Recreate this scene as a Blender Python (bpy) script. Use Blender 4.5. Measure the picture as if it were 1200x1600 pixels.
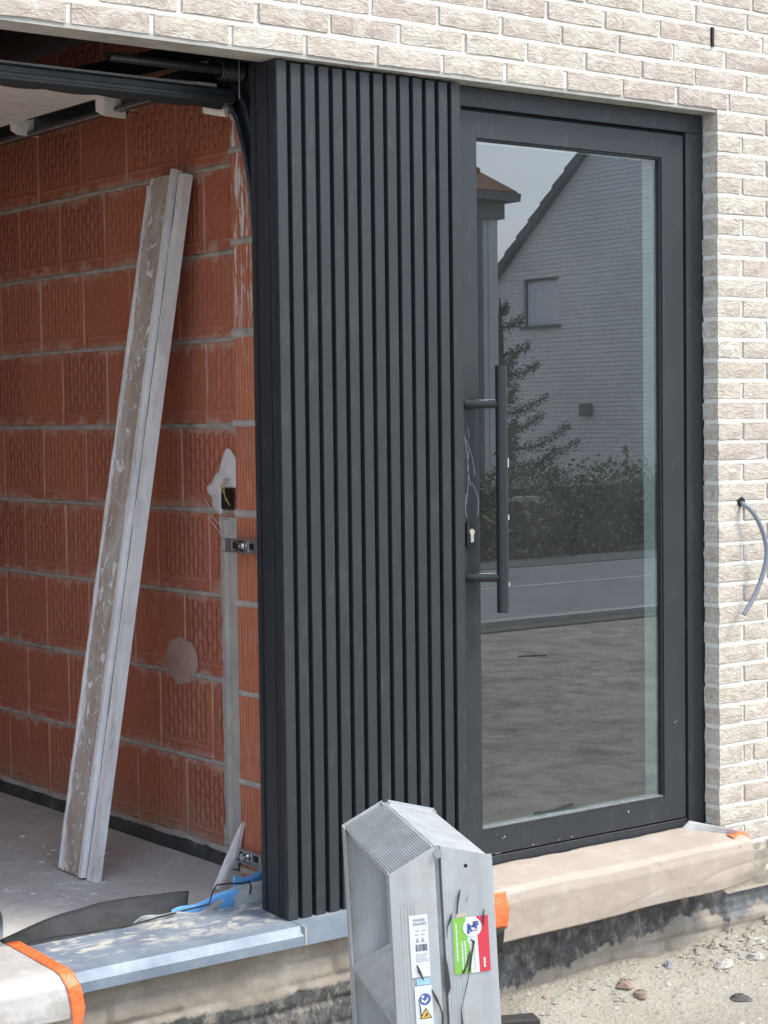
import bpy, math, random
from math import sin, cos, pi, radians, floor, sqrt, exp
from mathutils import Vector, Matrix, noise
S = bpy.context.scene
for o in list(bpy.data.objects): bpy.data.objects.remove(o)
COL = S.collection
random.seed(4)

# ------------------------------------------------------------------ camera
CP = Vector((-4.26624, -3.92256, 1.25226)); YAW, PITCH, ROLL, FPX = 0.65137, -0.047932, -0.01221, 2946.64
cf = Vector((sin(YAW)*cos(PITCH), cos(YAW)*cos(PITCH), sin(PITCH)))
cr = Vector((cos(YAW), -sin(YAW), 0)); cu = cr.cross(cf)
cr, cu = cos(ROLL)*cr + sin(ROLL)*cu, -sin(ROLL)*cr + cos(ROLL)*cu
cam = bpy.data.cameras.new('camera'); camo = bpy.data.objects.new('camera', cam); COL.objects.link(camo)
camo.matrix_world = Matrix(((cr.x, cu.x, -cf.x, CP.x), (cr.y, cu.y, -cf.y, CP.y), (cr.z, cu.z, -cf.z, CP.z), (0, 0, 0, 1)))
cam.sensor_fit = 'VERTICAL'; cam.sensor_height = 24; cam.lens = 24*FPX/1600; cam.clip_start = .05; cam.clip_end = 2000
S.camera = camo
def pix(P):                       # only used to sort which bricks are counted singly
    d = Vector(P)-CP; Z = d.dot(cf)
    return 600+FPX*d.dot(cr)/Z, 800-FPX*d.dot(cu)/Z

# ------------------------------------------------------------------ world, sun, exposure
SUN_EL, SUN_AZ = radians(52), radians(38)         # azimuth measured from the facade normal towards the right
W = bpy.data.worlds.new('World'); S.world = W; W.use_nodes = True
wn, wl = W.node_tree.nodes, W.node_tree.links
sky = wn.new('ShaderNodeTexSky'); sky.sky_type = 'NISHITA'; sky.sun_disc = False
sky.sun_elevation = SUN_EL; sky.sun_rotation = pi - SUN_AZ; sky.dust_density = 3.0; sky.air_density = 1.0; sky.ozone_density = 1.2
bg = wn['Background']; bg.inputs[1].default_value = .15
wtc = wn.new('ShaderNodeTexCoord'); wmp = wn.new('ShaderNodeMapping'); wmp.inputs['Scale'].default_value = (1, 1, 2.6)
wno = wn.new('ShaderNodeTexNoise'); wno.inputs['Scale'].default_value = 2.3; wno.inputs['Detail'].default_value = 7; wno.inputs['Roughness'].default_value = .55
wra = wn.new('ShaderNodeValToRGB'); wra.color_ramp.elements[0].position = .34; wra.color_ramp.elements[1].position = .60; wra.color_ramp.elements[0].color = (.5, .5, .5, 1)
wmx = wn.new('ShaderNodeMix'); wmx.data_type = 'RGBA'; wmx.inputs['B'].default_value = (8.4, 8.9, 9.9, 1)
wmm = wn.new('ShaderNodeMath'); wmm.operation = 'MULTIPLY'; wmm.inputs[1].default_value = .9
wl.new(wtc.outputs['Generated'], wmp.inputs[0]); wl.new(wmp.outputs[0], wno.inputs['Vector']); wl.new(wno.outputs[0], wra.inputs[0])
wl.new(wra.outputs[0], wmm.inputs[0]); wn2 = wn.new('ShaderNodeTexNoise'); wn2.inputs['Scale'].default_value = 1.4; wn2.inputs['Detail'].default_value = 6
wr2 = wn.new('ShaderNodeValToRGB'); wr2.color_ramp.elements[0].position = .40; wr2.color_ramp.elements[1].position = .62
wr2.color_ramp.elements[0].color = (.38, .50, .74, 1); wr2.color_ramp.elements[1].color = (.82, .90, 1, 1)
wsc = wn.new('ShaderNodeVectorMath'); wsc.operation = 'SCALE'; wsc.inputs['Scale'].default_value = 9.6
wl.new(wmp.outputs[0], wn2.inputs['Vector']); wl.new(wn2.outputs[0], wr2.inputs[0]); wl.new(wr2.outputs[0], wsc.inputs[0]); wl.new(wsc.outputs[0], wmx.inputs['B'])
wl.new(wmm.outputs[0], wmx.inputs['Factor']); wl.new(sky.outputs[0], wmx.inputs['A']); wl.new(wmx.outputs['Result'], bg.inputs[0])
sl = bpy.data.lights.new('sun', 'SUN'); sl.energy = 2.0; sl.angle = radians(15); sl.color = (1, .94, .85)
slo = bpy.data.objects.new('sun', sl); COL.objects.link(slo)
sd = Vector((sin(SUN_AZ)*cos(SUN_EL), -cos(SUN_AZ)*cos(SUN_EL), sin(SUN_EL)))
slo.rotation_euler = sd.to_track_quat('Z', 'Y').to_euler(); slo.location = sd*20
S.view_settings.view_transform = 'Standard'; S.view_settings.look = 'None'; S.view_settings.gamma = 1; S.view_settings.exposure = .90
S.view_settings.use_curve_mapping = False
S.render.engine = 'CYCLES'; S.cycles.max_bounces = 7; S.cycles.diffuse_bounces = 4; S.cycles.glossy_bounces = 3; S.cycles.transmission_bounces = 2; S.cycles.transparent_max_bounces = 8

# ------------------------------------------------------------------ mesh helpers
class MB:
    def __init__(s): s.v = []; s.f = []; s.sm = set()
    def add(s, vs, fs, smooth=False):
        b = len(s.v); s.v += [tuple(v) for v in vs]
        for f in fs:
            if smooth: s.sm.add(len(s.f))
            s.f.append(tuple(b+i for i in f))
        return s
    def box(s, x0, x1, y0, y1, z0, z1, M=None, bev=0):
        if bev > 0:
            b = min(bev, .45*min(abs(x1-x0), abs(y1-y0), abs(z1-z0))); vs = []; idx = {}
            for i, (X, sx) in enumerate(((x0, 1), (x1, -1))):
                for j, (Y, sy) in enumerate(((y0, 1), (y1, -1))):
                    for k, (Zz, sz) in enumerate(((z0, 1), (z1, -1))):
                        for a in range(3):
                            idx[i, j, k, a] = len(vs)
                            vs.append(Vector((X + (0 if a == 0 else b*sx), Y + (0 if a == 1 else b*sy), Zz + (0 if a == 2 else b*sz))))
            I = lambda i, j, k, a: idx[i, j, k, a]
            fs = [[I(0,0,0,0), I(0,0,1,0), I(0,1,1,0), I(0,1,0,0)], [I(1,0,0,0), I(1,1,0,0), I(1,1,1,0), I(1,0,1,0)],
                  [I(0,0,0,1), I(1,0,0,1), I(1,0,1,1), I(0,0,1,1)], [I(0,1,0,1), I(0,1,1,1), I(1,1,1,1), I(1,1,0,1)],
                  [I(0,0,0,2), I(0,1,0,2), I(1,1,0,2), I(1,0,0,2)], [I(0,0,1,2), I(1,0,1,2), I(1,1,1,2), I(0,1,1,2)]]
            for j in (0, 1):
                for k in (0, 1): fs.append([I(0,j,k,1), I(1,j,k,1), I(1,j,k,2), I(0,j,k,2)])
            for i in (0, 1):
                for k in (0, 1): fs.append([I(i,0,k,0), I(i,1,k,0), I(i,1,k,2), I(i,0,k,2)])
            for i in (0, 1):
                for j in (0, 1): fs.append([I(i,j,0,0), I(i,j,1,0), I(i,j,1,1), I(i,j,0,1)])
            for i in (0, 1):
                for j in (0, 1):
                    for k in (0, 1): fs.append([I(i,j,k,0), I(i,j,k,1), I(i,j,k,2)])
        else:
            vs = [Vector(p) for p in ((x0,y0,z0),(x1,y0,z0),(x1,y1,z0),(x0,y1,z0),(x0,y0,z1),(x1,y0,z1),(x1,y1,z1),(x0,y1,z1))]
            fs = [(0,3,2,1),(4,5,6,7),(0,1,5,4),(2,3,7,6),(1,2,6,5),(3,0,4,7)]
        if M: vs = [M @ v for v in vs]
        return s.add(vs, fs)
    def tube(s, pts, r, n=12, cap=True):
        pts = [Vector(p) for p in pts]; m = len(pts); rs = r if isinstance(r, (list, tuple)) else [r]*m
        up = Vector((0, 0, 1)); t0 = (pts[1]-pts[0]).normalized()
        if abs(t0.dot(up)) > .95: up = Vector((1, 0, 0))
        a = t0.cross(up).normalized(); vs = []
        for i, p in enumerate(pts):
            t = (pts[min(i+1, m-1)]-pts[max(i-1, 0)]).normalized()
            a = (a - t*a.dot(t)).normalized(); b = t.cross(a)
            for k in range(n):
                q = 2*pi*k/n; vs.append(p + (a*cos(q)+b*sin(q))*rs[i])
        fs = [(i*n+k, i*n+(k+1) % n, (i+1)*n+(k+1) % n, (i+1)*n+k) for i in range(m-1) for k in range(n)]
        s.add(vs, fs, True)
        if cap: s.add(vs[:n], [tuple(range(n))[::-1]]); s.add(vs[-n:], [tuple(range(n))])
        return s
    def sheet(s, f, nu, nv, th=0, smooth=True):
        vs = [Vector(f(i/nu, j/nv)) for j in range(nv+1) for i in range(nu+1)]
        fs = [(j*(nu+1)+i, j*(nu+1)+i+1, (j+1)*(nu+1)+i+1, (j+1)*(nu+1)+i) for j in range(nv) for i in range(nu)]
        return s.add(vs, fs, smooth)
    def prism(s, prof, ext):            # prof: list of 3D points (closed), ext: vector
        n = len(prof); e = Vector(ext); vs = [Vector(p) for p in prof]+[Vector(p)+e for p in prof]
        s.add(vs, [tuple(range(n))[::-1], tuple(range(n, 2*n))]+[(i, (i+1) % n, n+(i+1) % n, n+i) for i in range(n)])
        return s
    def mesh(s, name):
        me = bpy.data.meshes.new(name); me.from_pydata(s.v, [], s.f)
        if s.sm: me.polygons.foreach_set('use_smooth', [i in s.sm for i in range(len(s.f))])
        me.update(); return me
def obj(name, mb, m, parent=None, loc=None, recalc=True, solid=0):
    me = mb.mesh(name) if isinstance(mb, MB) else mb
    if isinstance(mb, MB) and recalc:
        import bmesh
        bm = bmesh.new(); bm.from_mesh(me); bmesh.ops.recalc_face_normals(bm, faces=bm.faces); bm.to_mesh(me); bm.free()
    if not me.materials: me.materials.append(M[m] if isinstance(m, str) else m)
    o = bpy.data.objects.new(name, me); COL.objects.link(o)
    if parent: o.parent = parent
    if loc: o.location = loc
    if solid:
        md = o.modifiers.new('thickness', 'SOLIDIFY'); md.thickness = solid; md.offset = 0
    return o
def tag(o, label, cat, group=None, kind=None):
    o['label'] = label; o['category'] = cat
    if group: o['group'] = group
    if kind: o['kind'] = kind
    return o
def thing(name, label, cat, loc=(0, 0, 0), rz=0, group=None):
    o = bpy.data.objects.new(name, None); COL.objects.link(o); o.location = loc; o.rotation_euler = (0, 0, rz); o.empty_display_size = .1
    return tag(o, label, cat, group)
def struct(o): o['kind'] = 'structure'; return o
def nz(x, y, z=0): return noise.noise(Vector((x, y, z)))

# ------------------------------------------------------------------ materials
M = {}
class NT:
    def __init__(s, name):
        s.m = bpy.data.materials.new(name); s.m.use_nodes = True; s.t = s.m.node_tree; s.b = s.t.nodes['Principled BSDF']; M[name] = s.m
        s.tc = s.n('ShaderNodeTexCoord'); s.oi = s.n('ShaderNodeObjectInfo')
    def n(s, k, **kw):
        q = s.t.nodes.new(k)
        for a, b in kw.items(): setattr(q, a, b)
        return q
    def put(s, q, i, v):
        if isinstance(v, bpy.types.NodeSocket): s.t.links.new(v, q.inputs[i])
        elif v is not None:
            t = q.inputs[i]
            if hasattr(t.default_value, '__len__') and not hasattr(v, '__len__'): t.default_value = [v]*len(t.default_value)
            elif hasattr(v, '__len__') and len(v) == 3 and len(t.default_value) == 4: t.default_value = (*v, 1)
            else: t.default_value = v
    def math(s, op, a, b=None, c=None, clamp=False):
        q = s.n('ShaderNodeMath', operation=op, use_clamp=clamp)
        for i, v in enumerate((a, b, c)):
            if v is not None: s.put(q, i, v)
        return q.outputs[0]
    def mix(s, f, a, b, blend='MIX'):
        q = s.n('ShaderNodeMix', data_type='RGBA', blend_type=blend); s.put(q, 'Factor', f); s.put(q, 'A', a); s.put(q, 'B', b); return q.outputs['Result']
    def coord(s, scale=(1, 1, 1), rnd=False, which='Object'):
        v = s.tc.outputs[which]
        if rnd:
            a = s.n('ShaderNodeVectorMath', operation='ADD'); r = s.math('MULTIPLY', s.oi.outputs['Random'], 57.3)
            s.t.links.new(v, a.inputs[0]); s.t.links.new(r, a.inputs[1]); v = a.outputs[0]
        q = s.n('ShaderNodeVectorMath', operation='MULTIPLY'); s.t.links.new(v, q.inputs[0]); q.inputs[1].default_value = scale
        return q.outputs[0]
    def noise(s, v, scale, detail=5, rough=.6, dist=0, out=0):
        q = s.n('ShaderNodeTexNoise'); s.put(q, 'Vector', v); q.inputs['Scale'].default_value = scale; q.inputs['Detail'].default_value = detail
        q.inputs['Roughness'].default_value = rough; q.inputs['Distortion'].default_value = dist; return q.outputs[out]
    def vor(s, v, scale, feature='F1'):
        q = s.n('ShaderNodeTexVoronoi', feature=feature); s.put(q, 'Vector', v); q.inputs['Scale'].default_value = scale; return q.outputs['Distance']
    def ramp(s, f, *stops):
        q = s.n('ShaderNodeValToRGB'); e = q.color_ramp.elements
        while len(e) < len(stops): e.new(.5)
        for i, (p, c) in enumerate(stops):
            e[i].position = p; e[i].color = (*c, 1) if hasattr(c, '__len__') else (c, c, c, 1)
        s.put(q, 0, f); return q.outputs[0]
    def lin(s, v, a, b, c0=0., c1=1.):
        q = s.n('ShaderNodeMapRange'); s.put(q, 0, v)
        for i, t in enumerate((a, b, c0, c1)): q.inputs[1+i].default_value = t
        return q.outputs[0]
    def sep(s, v):
        q = s.n('ShaderNodeSeparateXYZ'); s.put(q, 0, v); return q.outputs
    def bump(s, h, strength, dist, prev=None):
        q = s.n('ShaderNodeBump'); q.inputs['Strength'].default_value = strength; q.inputs['Distance'].default_value = dist; s.put(q, 'Height', h)
        if prev: s.put(q, 'Normal', prev)
        return q.outputs[0]
    def out(s, col, rough=.7, metal=0, normal=None, **kw):
        s.put(s.b, 'Base Color', col); s.put(s.b, 'Roughness', rough); s.put(s.b, 'Metallic', metal)
        if normal: s.put(s.b, 'Normal', normal)
        for k, v in kw.items(): s.put(s.b, k, v)
        return s.m

def simple(name, col, rough=.7, metal=0, var=.12, vs=8, bs=60, bst=.15, bd=.002, stretch=(1, 1, 1), rv=.1, **kw):
    k = NT(name); v = k.coord(stretch, True)
    n1 = k.noise(v, vs, 4); c2 = tuple(min(1, c*(1+var)) for c in col); c1 = tuple(c*(1-var) for c in col)
    c = k.ramp(n1, (.3, c1), (.7, c2))
    r = k.math('MULTIPLY_ADD', k.noise(v, vs*2.3, 3), rv*2, rough-rv)
    return k.out(c, r, metal, k.bump(k.noise(v, bs, 4), bst, bd), **kw)

def facing_brick():
    k = NT('facing_brick'); v = k.coord((1, 1, 1), True)
    big = k.noise(v, 9, 3); fine = k.noise(v, 70, 6, .65, .6); mid = k.noise(v, 26, 5, .6, 1.2)
    tone = k.ramp(k.oi.outputs['Random'], (0, (.56, .51, .41)), (.3, (.62, .57, .465)), (.55, (.55, .485, .395)), (.78, (.50, .42, .345)), (.9, (.45, .37, .31)), (1, (.64, .595, .49)))
    pink = k.mix(k.ramp(mid, (.42, 0), (.62, 1)), tone, (.50, .42, .355))
    dark = k.mix(k.math('MULTIPLY', k.ramp(fine, (.52, 0), (.66, 1)), k.ramp(big, (.4, .0), (.65, .7))), pink, (.41, .325, .285))
    wash = k.mix(k.ramp(k.noise(v, 17, 6, .7, .5), (.46, 0), (.68, .85)), dark, (.67, .635, .55))
    h = k.math('ADD', k.math('MULTIPLY', k.noise(k.coord((1, 1, 2.0), True), 20, 7, .62, 2.6), 1.9), k.math('MULTIPLY', fine, .5))
    k.out(wash, .9, 0, k.bump(h, .75, .007))
facing_brick()
def mortar():
    k = NT('white_mortar'); v = k.coord()
    c = k.ramp(k.noise(v, 14, 5), (.3, (.64, .615, .545)), (.7, (.76, .735, .66)))
    k.out(c, .9, 0, k.bump(k.noise(v, 160, 6), .5, .003))
mortar()

def red_block():
    k = NT('clay_block'); o = k.coord(); x, y, z = k.sep(o); rnd = k.oi.outputs['Random']
    # stamped columns of ovals on part of the blocks
    cw, chh = .0265, .062
    u = k.math('DIVIDE', y, cw); ci = k.math('FLOOR', u); fu = k.math('SUBTRACT', k.math('FRACT', u), .5)
    st = k.math('MULTIPLY', ci, .5); w_ = k.math('ADD', k.math('DIVIDE', z, chh), k.math('ADD', st, k.math('MULTIPLY', rnd, 7))); fv = k.math('SUBTRACT', k.math('FRACT', w_), .5)
    e = k.math('SQRT', k.math('ADD', k.math('POWER', k.math('DIVIDE', k.math('ABSOLUTE', fu), .40), 3), k.math('POWER', k.math('DIVIDE', k.math('ABSOLUTE', fv), .46), 4)))
    oval = k.ramp(e, (.55, 1), (1.0, 0))
    mask = k.math('MULTIPLY', k.math('LESS_THAN', k.math('ABSOLUTE', k.math('ADD', y, 0.004)), .124), k.math('MULTIPLY', k.math('GREATER_THAN', z, -.072), k.math('LESS_THAN', z, .102)))
    amp = k.ramp(rnd, (.12, .15), (.45, .55), (.8, 1))
    wn_ = k.noise(k.coord((1, 1, 1), True), 30, 5)
    pat = k.math('MULTIPLY', k.math('MULTIPLY', oval, mask), amp)
    lineb = k.math('MULTIPLY', k.ramp(k.math('ABSOLUTE', k.math('ADD', z, .086)), (.002, 1), (.006, 0)), k.math('LESS_THAN', k.math('ABSOLUTE', y), .13))
    grooves = k.math('MULTIPLY', k.math('SINE', k.math('MULTIPLY', y, 560)), .06)
    h = k.math('ADD', k.math('ADD', k.math('MULTIPLY', pat, .9), k.math('MULTIPLY', wn_, .6)), k.math('ADD', k.math('MULTIPLY', lineb, .4), grooves))
    v = k.coord((1, 1, 1), True)
    tone = k.ramp(rnd, (0, (.49, .155, .078)), (.5, (.55, .185, .096)), (1, (.43, .130, .068)))
    col = k.mix(k.math('MULTIPLY', k.noise(v, 12, 5), .55), tone, (.27, .095, .065))
    col = k.mix(k.math('MULTIPLY', pat, .3), col, (.58, .25, .165))
    col = k.mix(k.math('MULTIPLY', lineb, .3), col, (.6, .3, .22))
    dust = k.math('MULTIPLY', k.ramp(k.noise(k.coord((1, 1, .5), True), 46, 6, .7), (.56, 0), (.75, .75)), .8)
    col = k.mix(dust, col, (.58, .36, .29))
    sidej = k.math('MULTIPLY', k.ramp(k.math('ABSOLUTE', y), (.1440, 0), (.1462, 1)), k.ramp(k.noise(k.coord((1, 1, .5), True), 18, 4), (.35, .15), (.6, .9)))
    col = k.mix(sidej, col, (.60, .42, .34))
    smear = k.math('MULTIPLY', k.ramp(k.math('ADD', k.math('ABSOLUTE', z), k.math('MULTIPLY', k.math('SUBTRACT', k.noise(v, 14, 6, .7), .5), .16)), (.100, 0), (.122, 1)), .6)
    col = k.mix(smear, col, (.56, .40, .33))
    scr = k.math('MULTIPLY', k.ramp(k.noise(k.coord((1, 1, .3), True), 8, 7, .75, .5), (.60, 0), (.72, 1)), .45)
    col = k.mix(scr, col, (.62, .44, .37))
    # dirty, sandy foot of the wall
    wz = k.sep(k.n('ShaderNodeNewGeometry').outputs['Position'])[2]
    foot = k.math('MULTIPLY', k.ramp(wz, (.0, 1), (.14, 0)), k.ramp(k.noise(v, 15, 5), (.35, .2), (.65, .9)))
    col = k.mix(foot, col, (.36, .24, .16))
    k.out(col, .85, 0, k.bump(h, .85, .007))
red_block()
def pier_block():
    k = NT('pier_block'); o = k.coord(); x, y, z = k.sep(o); v = k.coord((1, 1, .12), True)
    g = k.noise(v, 130, 3, .5); rnd = k.oi.outputs['Random']
    tone = k.ramp(rnd, (0, (.50, .17, .085)), (1, (.44, .145, .075)))
    col = k.mix(k.ramp(g, (.45, 0), (.7, .5)), tone, (.62, .30, .19))
    wz = k.sep(k.n('ShaderNodeNewGeometry').outputs['Position'])[2]
    drip = k.math('MULTIPLY', k.ramp(k.noise(k.coord((1, 1, .16), True), 48, 6, .7), (.50, 0), (.55, 1)), k.lin(wz, 1.40, 1.75, 0, .95))
    col = k.mix(drip, col, (.72, .68, .64))
    spot = k.ramp(k.noise(k.coord((1, 1, .6), True), 95, 5), (.66, 0), (.72, .7))
    col = k.mix(spot, col, (.7, .6, .55))
    h = k.math('ADD', k.math('SINE', k.math('MULTIPLY', y, 420)), k.math('MULTIPLY', g, 1.5))
    k.out(col, .85, 0, k.bump(h, .4, .003))
pier_block()
simple('grey_mortar', (.42, .385, .34), .95, 0, .25, 16, 90, .6, .004)
simple('chase_mortar', (.42, .40, .36), .95, 0, .15, 10, 80, .5, .003)
def plaster(name='white_plaster', base=(.74, .72, .70)):
    k = NT(name); v = k.coord()
    c = k.ramp(k.noise(v, 20, 5), (.3, tuple(b*.8 for b in base)), (.6, base))
    k.out(c, .85, 0, k.bump(k.noise(v, 55, 6, .65), .7, .006))
plaster(); plaster('dusty_patch', (.50, .33, .27))
def bitumen_base():
    k = NT('base_strip'); v = k.coord()
    c = k.ramp(k.noise(v, 9, 5), (.35, (.028, .031, .033)), (.6, (.07, .075, .078)), (.72, (.16, .15, .14)))
    k.out(c, .6, 0, k.bump(k.noise(v, 30, 5), .4, .004))
bitumen_base()
def concrete_floor():
    k = NT('concrete_floor'); v = k.coord(); P = v
    c = k.ramp(k.noise(v, 3.2, 6, .65), (.3, (.46, .45, .43)), (.55, (.57, .56, .535)), (.75, (.66, .65, .625)))
    c = k.mix(k.math('MULTIPLY', k.ramp(k.noise(v, 30, 5), (.5, 0), (.8, 1)), .3), c, (.2, .19, .18))
    spl = k.math('MULTIPLY', k.ramp(k.noise(v, 11, 7, .72, .8), (.57, 0), (.64, 1)), k.ramp(k.noise(v, 1.7, 2), (.40, 0), (.55, 1)))
    c = k.mix(k.math('MULTIPLY', spl, .8), c, (.80, .79, .77))
    k.out(c, k.ramp(k.noise(v, 5, 4), (.3, .62), (.7, .85)), 0, k.bump(k.noise(v, 45, 6), .25, .004))
concrete_floor()
def plank_m():
    k = NT('plastered_board'); o = k.coord(); x, y, z = k.sep(o)          # local: x across, z along
    v = k.coord((1, 1, .35))
    n = k.noise(v, 24, 7, .7, .5)
    edge = k.math('ADD', k.ramp(k.math('ABSOLUTE', k.math('ADD', k.math('ADD', x, .006), k.math('MULTIPLY', k.math('SUBTRACT', k.noise(k.coord((0, 0, 1)), 3.2, 4), .5), .12))), (.046, 0), (.075, .42)), k.math('ADD', k.math('MULTIPLY', n, .6), k.math('MULTIPLY', k.noise(k.coord((1, 1, .22)), 14, 6, .65), .5)))
    wh = k.ramp(edge, (.66, 0), (.74, 1))
    base = k.ramp(k.noise(v, 12, 5), (.3, (.38, .30, .235)), (.7, (.50, .415, .34)))
    smear = k.mix(k.ramp(k.noise(k.coord((1, 1, .28)), 13, 8, .75, .6), (.44, 0), (.66, .85)), base, (.68, .65, .615))
    c = k.mix(wh, smear, (.80, .785, .765))
    clot = k.ramp(k.noise(k.coord((1, 1, .6)), 40, 6, .72, .8), (.55, 0), (.575, 1))
    c = k.mix(clot, c, (.86, .85, .83))
    h = k.math('ADD', k.math('MULTIPLY', wh, .5), k.math('ADD', clot, k.math('MULTIPLY', n, .7)))
    k.out(c, .85, 0, k.bump(h, .75, .006))
plank_m()
def strip_m():
    k = NT('white_strip'); v = k.coord((1, 1, .3), True)
    c = k.ramp(k.noise(v, 16, 7, .7), (.26, (.40, .34, .29)), (.36, (.66, .64, .62)), (.55, (.84, .83, .81)))
    k.out(c, .85, 0, k.bump(k.noise(k.coord((1, 1, .6), True), 60, 6, .7), .8, .006))
strip_m()

def black_alu(name, col=(.036, .041, .047), rough=.42, **kw):
    k = NT(name); v = k.coord((1, 1, .4), True)
    c = k.ramp(k.noise(v, 6, 4), (.3, tuple(a*.88 for a in col)), (.7, tuple(a*1.14 for a in col)))
    dust = k.ramp(k.noise(k.coord((1, 1, .3), True), 32, 6, .7), (.56, 0), (.8, .16))
    c = k.mix(dust, c, (.22, .22, .215))
    sc = k.math('MULTIPLY', k.ramp(k.noise(k.coord((1, 1, .9)), 120, 4, .6), (.725, 0), (.735, 1)), k.ramp(k.noise(k.coord(), 5, 2), (.56, 0), (.66, 1)))
    c = k.mix(k.math('MULTIPLY', sc, .6), c, (.45, .45, .44))
    r = k.math('MULTIPLY_ADD', k.noise(v, 17, 4), .22, rough-.1)
    k.out(c, r, 0, k.bump(k.noise(k.coord(), 900, 2), .05, .0006), **kw)
black_alu('anthracite', (.027, .031, .034), .44); black_alu('anthracite_slat', (.025, .0285, .031), .47); black_alu('anthracite_dark', (.024, .027, .030), .5)
black_alu('handle_black', (.019, .021, .023), .36)
simple('rubber_black', (.014, .014, .015), .7, 0, .2, 20, 80, .2)
simple('membrane_black', (.035, .037, .038), .75, 0, .4, 12, 200, .6, .003, (1, 1, 3))
simple('blue_foil', (.15, .42, .80), .35, 0, .18, 9, 20, .25, .004)
simple('grey_foil', (.33, .34, .33), .5, 0, .3, 14, 30, .4, .004)
simple('galvanised', (.48, .50, .51), .38, .85, .18, 30, 60, .15)
simple('track_steel', (.075, .088, .098), .34, .6, .2, 10, 60, .1)
simple('chrome', (.75, .74, .70), .2, 1, .1, 20, 60, .05)
simple('brass_pale', (.72, .68, .58), .45, .5, .1, 20, 60, .05)
simple('door_white', (.80, .78, .74), .5, 0, .06, 8, 300, .2, .001)
simple('bracket_white', (.84, .82, .78), .5, 0, .06, 12, 60, .1)
simple('cable_grey', (.19, .21, .25), .45, 0, .1, 20, 60, .1)
simple('wire_yellow', (.30, .28, .07), .5); simple('box_black', (.008, .008, .009), .6)
simple('lintel_steel', (.40, .39, .35), .7, .1, .2, 12, 60, .4)
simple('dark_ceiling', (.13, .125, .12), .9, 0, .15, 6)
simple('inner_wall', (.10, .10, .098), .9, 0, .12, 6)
simple('garage_clay', (.44, .19, .12), .9, 0, .15, 6)
simple('jamb_plaster', (.55, .60, .57), .85, 0, .05, 9)
simple('dark_timber_gap_shade', (.040, .036, .032), .8, 0, .3, 20, 60, .5, .003, (1, 6, 6))  # timber block, and the bar that stands for shade in the board gap

def zinc():
    k = NT('zinc_sheet'); v = k.coord()
    c = k.ramp(k.noise(v, 7, 6, .65), (.3, (.165, .205, .255)), (.55, (.245, .29, .345)), (.75, (.34, .385, .44)))
    x, y, z = k.sep(v)
    dirt = k.math('MULTIPLY', k.ramp(k.noise(k.coord((.5, 1, 1)), 22, 7, .75, .6), (.49, 0), (.57, 1)), k.lin(y, .0, .10, 0, .95))
    c = k.mix(dirt, c, (.56, .53, .46))
    k.out(c, k.ramp(k.noise(v, 12, 5), (.3, .52), (.7, .72)), k.math('SUBTRACT', .25, k.math('MULTIPLY', dirt, .25)), k.bump(k.noise(v, 9, 4), .2, .008))
zinc()
def paper(name, c0, c1, dust):
    k = NT(name); v = k.coord()
    c = k.ramp(k.noise(v, 5, 5), (.3, c0), (.7, c1))
    c = k.mix(k.math('MULTIPLY', k.ramp(k.noise(v, 9, 7, .72), (.5, 0), (.66, 1)), dust), c, (.68, .66, .63))
    fib = k.noise(k.coord((3, 1, 1)), 150, 3)
    w = k.math('ADD', k.noise(k.coord((1, 1.5, 2)), 6, 3, .5, .5), k.math('MULTIPLY', k.vor(k.noise(v, 2.5, 2, .5, 0, 1), 7, 'DISTANCE_TO_EDGE'), .9))
    k.out(c, .62, 0, k.bump(k.math('ADD', k.math('MULTIPLY', fib, .06), w), .3, .012))
paper('kraft_paper', (.365, .30, .237), (.44, .37, .30), .2); paper('dusty_paper', (.40, .375, .34), (.48, .46, .43), .45)
simple('orange_tape', (.80, .175, .055), .4, 0, .12, 12, 45, .9, .006)
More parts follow.
